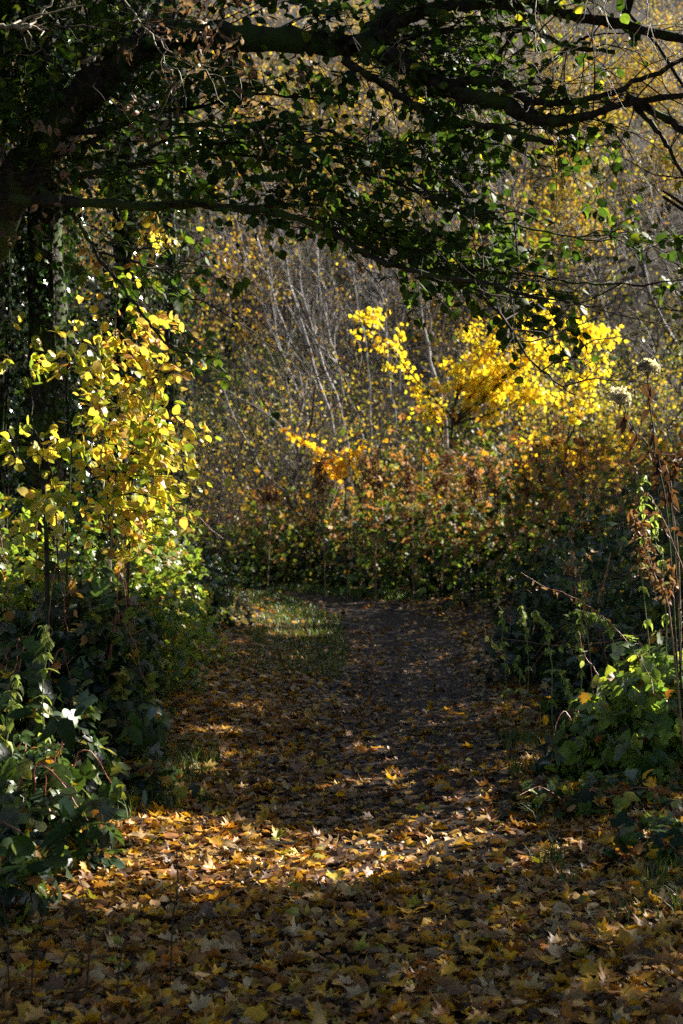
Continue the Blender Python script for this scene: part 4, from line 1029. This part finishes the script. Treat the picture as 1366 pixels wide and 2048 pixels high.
# single leaves that catch the eye
def one_leaf(label, key, matkey, p, d, n, size, tint, name='fallen_leaf'):
    v, f = T[key][R.randint(len(T[key]))]
    fr = frames(np.array([d], float), np.array([n], float))[0]
    o = link(name, mesh_data(name, (v * size) @ fr.T, f, M[matkey], tint)); o.location = p
    return tag(o, label, 'leaf')
def on_ground(px, py, up=.02):
    lo, hi = 3.0, 40.0
    for _ in range(40):
        m = (lo + hi) / 2; q = P(px, py, m)
        if q[2] > ground_z(q[0], q[1]) + up: lo = m
        else: hi = m
    return P(px, py, lo)
for lab, px, py, key, tn, up in (
    ('bright yellow maple leaf standing up alone on the dark middle of the path', 875, 1575, 'maple', .86, (0, -.8, .5)),
    ('yellow leaf lying flat on the path beside the upright yellow one', 800, 1578, 'maple', .88, (.2, -.1, 1)),
    ('lime yellow leaf lying far up the dark path', 845, 1465, 'maple', .97, (0, -.3, 1)),
    ('pale cream leaf standing on edge in the sunny patch', 535, 1620, 'maple', .50, (.3, -.9, .3)),
    ('lime leaf lying at the shaded edge above the sunny patch', 632, 1530, 'maple', .97, (.2, -.6, .8)),
    ('pale grey leaf lying on the bare mud of the path', 960, 1460, 'maple', .45, (0, -.3, 1)),
    ('golden leaf lying lowest in the sunny patch on the path', 800, 1685, 'maple', .84, (-.2, -.5, .8)),
    ('crumpled dark brown leaf shading the edge of the sunny litter', 690, 1715, 'maple', .16, (.2, -.8, .6))):
    one_leaf(lab, key, 'litter', on_ground(px, py), (U(-1, 1), U(-.4, .4), .15), up, .105, tn)
one_leaf('orange leaf caught on the thin cane below the nettles', 'maple', 'litter', P(1170, 1385, 8.5), (-.2, 0, -1), (.3, -1, .4), .075, .95, 'caught_leaf')
# dangling pair of orange leaves on a thread-thin seedling
b = on_ground(1106, 1535, 0)
sd = thing('beech_seedling', 'thin seedling holding two orange leaves over the dark verge', 'seedling', b)
q = spline([b, P(1095, 1500, b[1]), P(1088, 1470, b[1]), P(1090, 1432, b[1])], 10)
tubes('stem', [(q, np.linspace(.0025, .0012, 10))], M['dead_stem'], sd, 5)
leaves(sd, 'leaflet', 'maple', np.array([P(1090, 1474, b[1] - .01), P(1090, 1430, b[1] - .01)]), np.array([[.1, 0, -1], [.1, .1, -1.]]), np.array([[.2, -1, .1], [-.1, -1, .2]]), np.array([.075, .075]), np.array([.98, .9]), 2)

# sticks and bare seedlings
def stick(name, label, cat, pts, mat, r, group=None, ground_up=.02, d=None, forks=0):
    q = [on_ground(*a, ground_up) if d is None else P(*a, d) for a in pts]
    if d is not None: q[0][2] = min(q[0][2], ground_z(q[0][0], q[0][1]))
    t = thing(name, label, cat, q[0], group)
    c = spline(q, 12, .002); tubes('stem', [(c, np.linspace(r, r * .5, 12))], M[mat], t, 6)
    for k in range(forks):
        i = R.randint(4, 11); dd = norm(norm(c[i + 1 if i < 11 else i] - c[i - 1]) + R.normal(0, .5, 3)); l = U(.06, .2)
        tubes('twig', [(spline([c[i], c[i] + dd * l * .5, c[i] + dd * l], 5, .003), np.linspace(r * .5, r * .25, 5))], M[mat], t, 4)
stick('fallen_stick', 'pale straight stick lying on the litter above the sunny patch', 'stick', [(560, 1560), (590, 1548), (615, 1538)], 'pale_twig', .006)
stick('fallen_stick', 'thin grey stick lying across the far shaded litter', 'stick', [(650, 1428), (740, 1432), (850, 1440)], 'grey_twig', .005, None, .03, None, 2)
stick('fallen_stick', 'long pale stick at the far edge of the path near the grass', 'stick', [(590, 1238), (650, 1240), (720, 1250)], 'pale_twig', .012, None, .05)
stick('fallen_stick', 'dark twig lying in the nearest litter of the path', 'stick', [(330, 1870), (420, 1810), (500, 1770), (540, 1735)], 'twig', .004, None, .05, None, 3)
SG = 'bare dark seedlings in the nearest litter'
for lab, pl, d in (('bare seedling standing tallest among the nearest litter', [(340, 1900), (346, 1840), (355, 1770), (352, 1690)], 5.4), ('bare seedling arching over the sunny litter', [(230, 1990), (250, 1880), (300, 1800), (365, 1755)], 5.1),
                   ('thin bare seedling nearest the bottom corner', [(60, 2010), (65, 1930), (80, 1850), (100, 1790)], 5.0), ('forked bare seedling in the shaded litter', [(170, 1980), (180, 1900), (172, 1830), (160, 1760)], 5.2),
                   ('bare seedling leaning to the corner', [(20, 1960), (15, 1880), (5, 1800), (-10, 1740)], 5.1), ('short bare seedling beside the forked one', [(120, 2040), (140, 1960), (170, 1900)], 4.9)):
    stick('bare_seedling', lab, 'seedling', pl, 'bark', .0035, SG, d=d, forks=4)
spray('bare_seedling', 'thin twig with dark round leaves in front of the silvery brambles', 'seedling', [(205, 1760), (206, 1660), (200, 1560), (190, 1470)], 5.9, .003, 'twig', 4, .10, None, 6, 'hazel', 6, .3, (0, .3), 30)

# ------------------------------------------------------------------ grass and herbs
def blades(n, xf, yf, h0, h1, tint, name='grass', parent=None):
    x, y = xf, yf; a = U(0, 6.28, n); h = U(h0, h1, n); w = U(.0015, .004, n) * np.maximum(1, y / 9)
    b = np.stack([x, y, ground_z(x, y)], 1); side = np.stack([np.cos(a), np.sin(a), 0 * a], 1); lean = np.stack([-np.sin(a), np.cos(a), 0 * a], 1) * (h * U(.1, .8, n))[:, None]
    m = b + lean * .3 + np.array([0, 0, 1]) * (h * .6)[:, None]; t = b + lean + np.array([0, 0, 1]) * (h * .92)[:, None]
    v = np.stack([b - side * w[:, None], b + side * w[:, None], m + side * w[:, None] * .8, m - side * w[:, None] * .8, t], 1).reshape(-1, 3)
    i = np.arange(n)[:, None] * 5
    f = np.concatenate([i + np.array([0, 1, 2]), i + np.array([0, 2, 3]), i + np.array([3, 2, 4])])
    return link(name, mesh_data(name, v - loc_of(parent), f, M['grass'], np.repeat(U(*tint, n), 5)), parent, 'stuff')
n = 6500; y = U(16, 30, n); x = path_c(y) - .55 - np.abs(R.normal(0, 1.0, n))
k = vnoise(x, y, .8, 2) > -.25; blades(k.sum(), x[k], y[k], .04, .14, (.1, 1))
n = 3000; x = U(-1.6, 1.5, n); y = 28.9 - 1.3 * (x - .8) - np.abs(R.normal(0, .45, n)); blades(n, x, y, .05, .18, (.1, 1), 'verge_grass')
n = 2600; y = U(7.4, 11, n); x = path_c(y) - 1.15 - np.abs(R.normal(0, .35, n)); k = vnoise(x, y, .35, 6) > .2; blades(k.sum(), x[k], y[k], .05, .22, (.2, 1), 'litter_grass')
n = 4200; y = U(5.6, 12, n); x = path_c(y) + 1.0 + np.abs(R.normal(0, .35, n)); k = vnoise(x, y, .3, 4) > .25; blades(k.sum(), x[k], y[k], .05, .18, (.1, .9), 'verge_grass')
n = 900; y = U(6.6, 7.8, n); x = -1.55 - np.abs(R.normal(0, .25, n)); blades(n, x, y, .12, .5, (.3, 1), 'bank_grass')
def tuft(label, px, py, n, spread, h):
    b = on_ground(px, py, 0); t = thing('grass_tuft', label, 'grass tuft', b, 'grass tufts in the litter')
    blades(n, b[0] + R.normal(0, spread, n), b[1] + R.normal(0, spread, n), h * .5, h, (.2, .8), 'blade', t)
tuft('grass tuft at the path edge with the longest blades', 1105, 1735, 60, .045, .2)
tuft('grass tuft by the frame edge among pale leaves', 1330, 1760, 90, .09, .16)
tuft('dim grass tuft nearest in the litter', 1275, 1840, 40, .05, .13)
tuft('feathery green tuft in the middle of the sunny patch', 418, 1608, 90, .05, .1)
tuft('small green tuft at the shaded edge of the sunny patch', 440, 1560, 60, .06, .1)
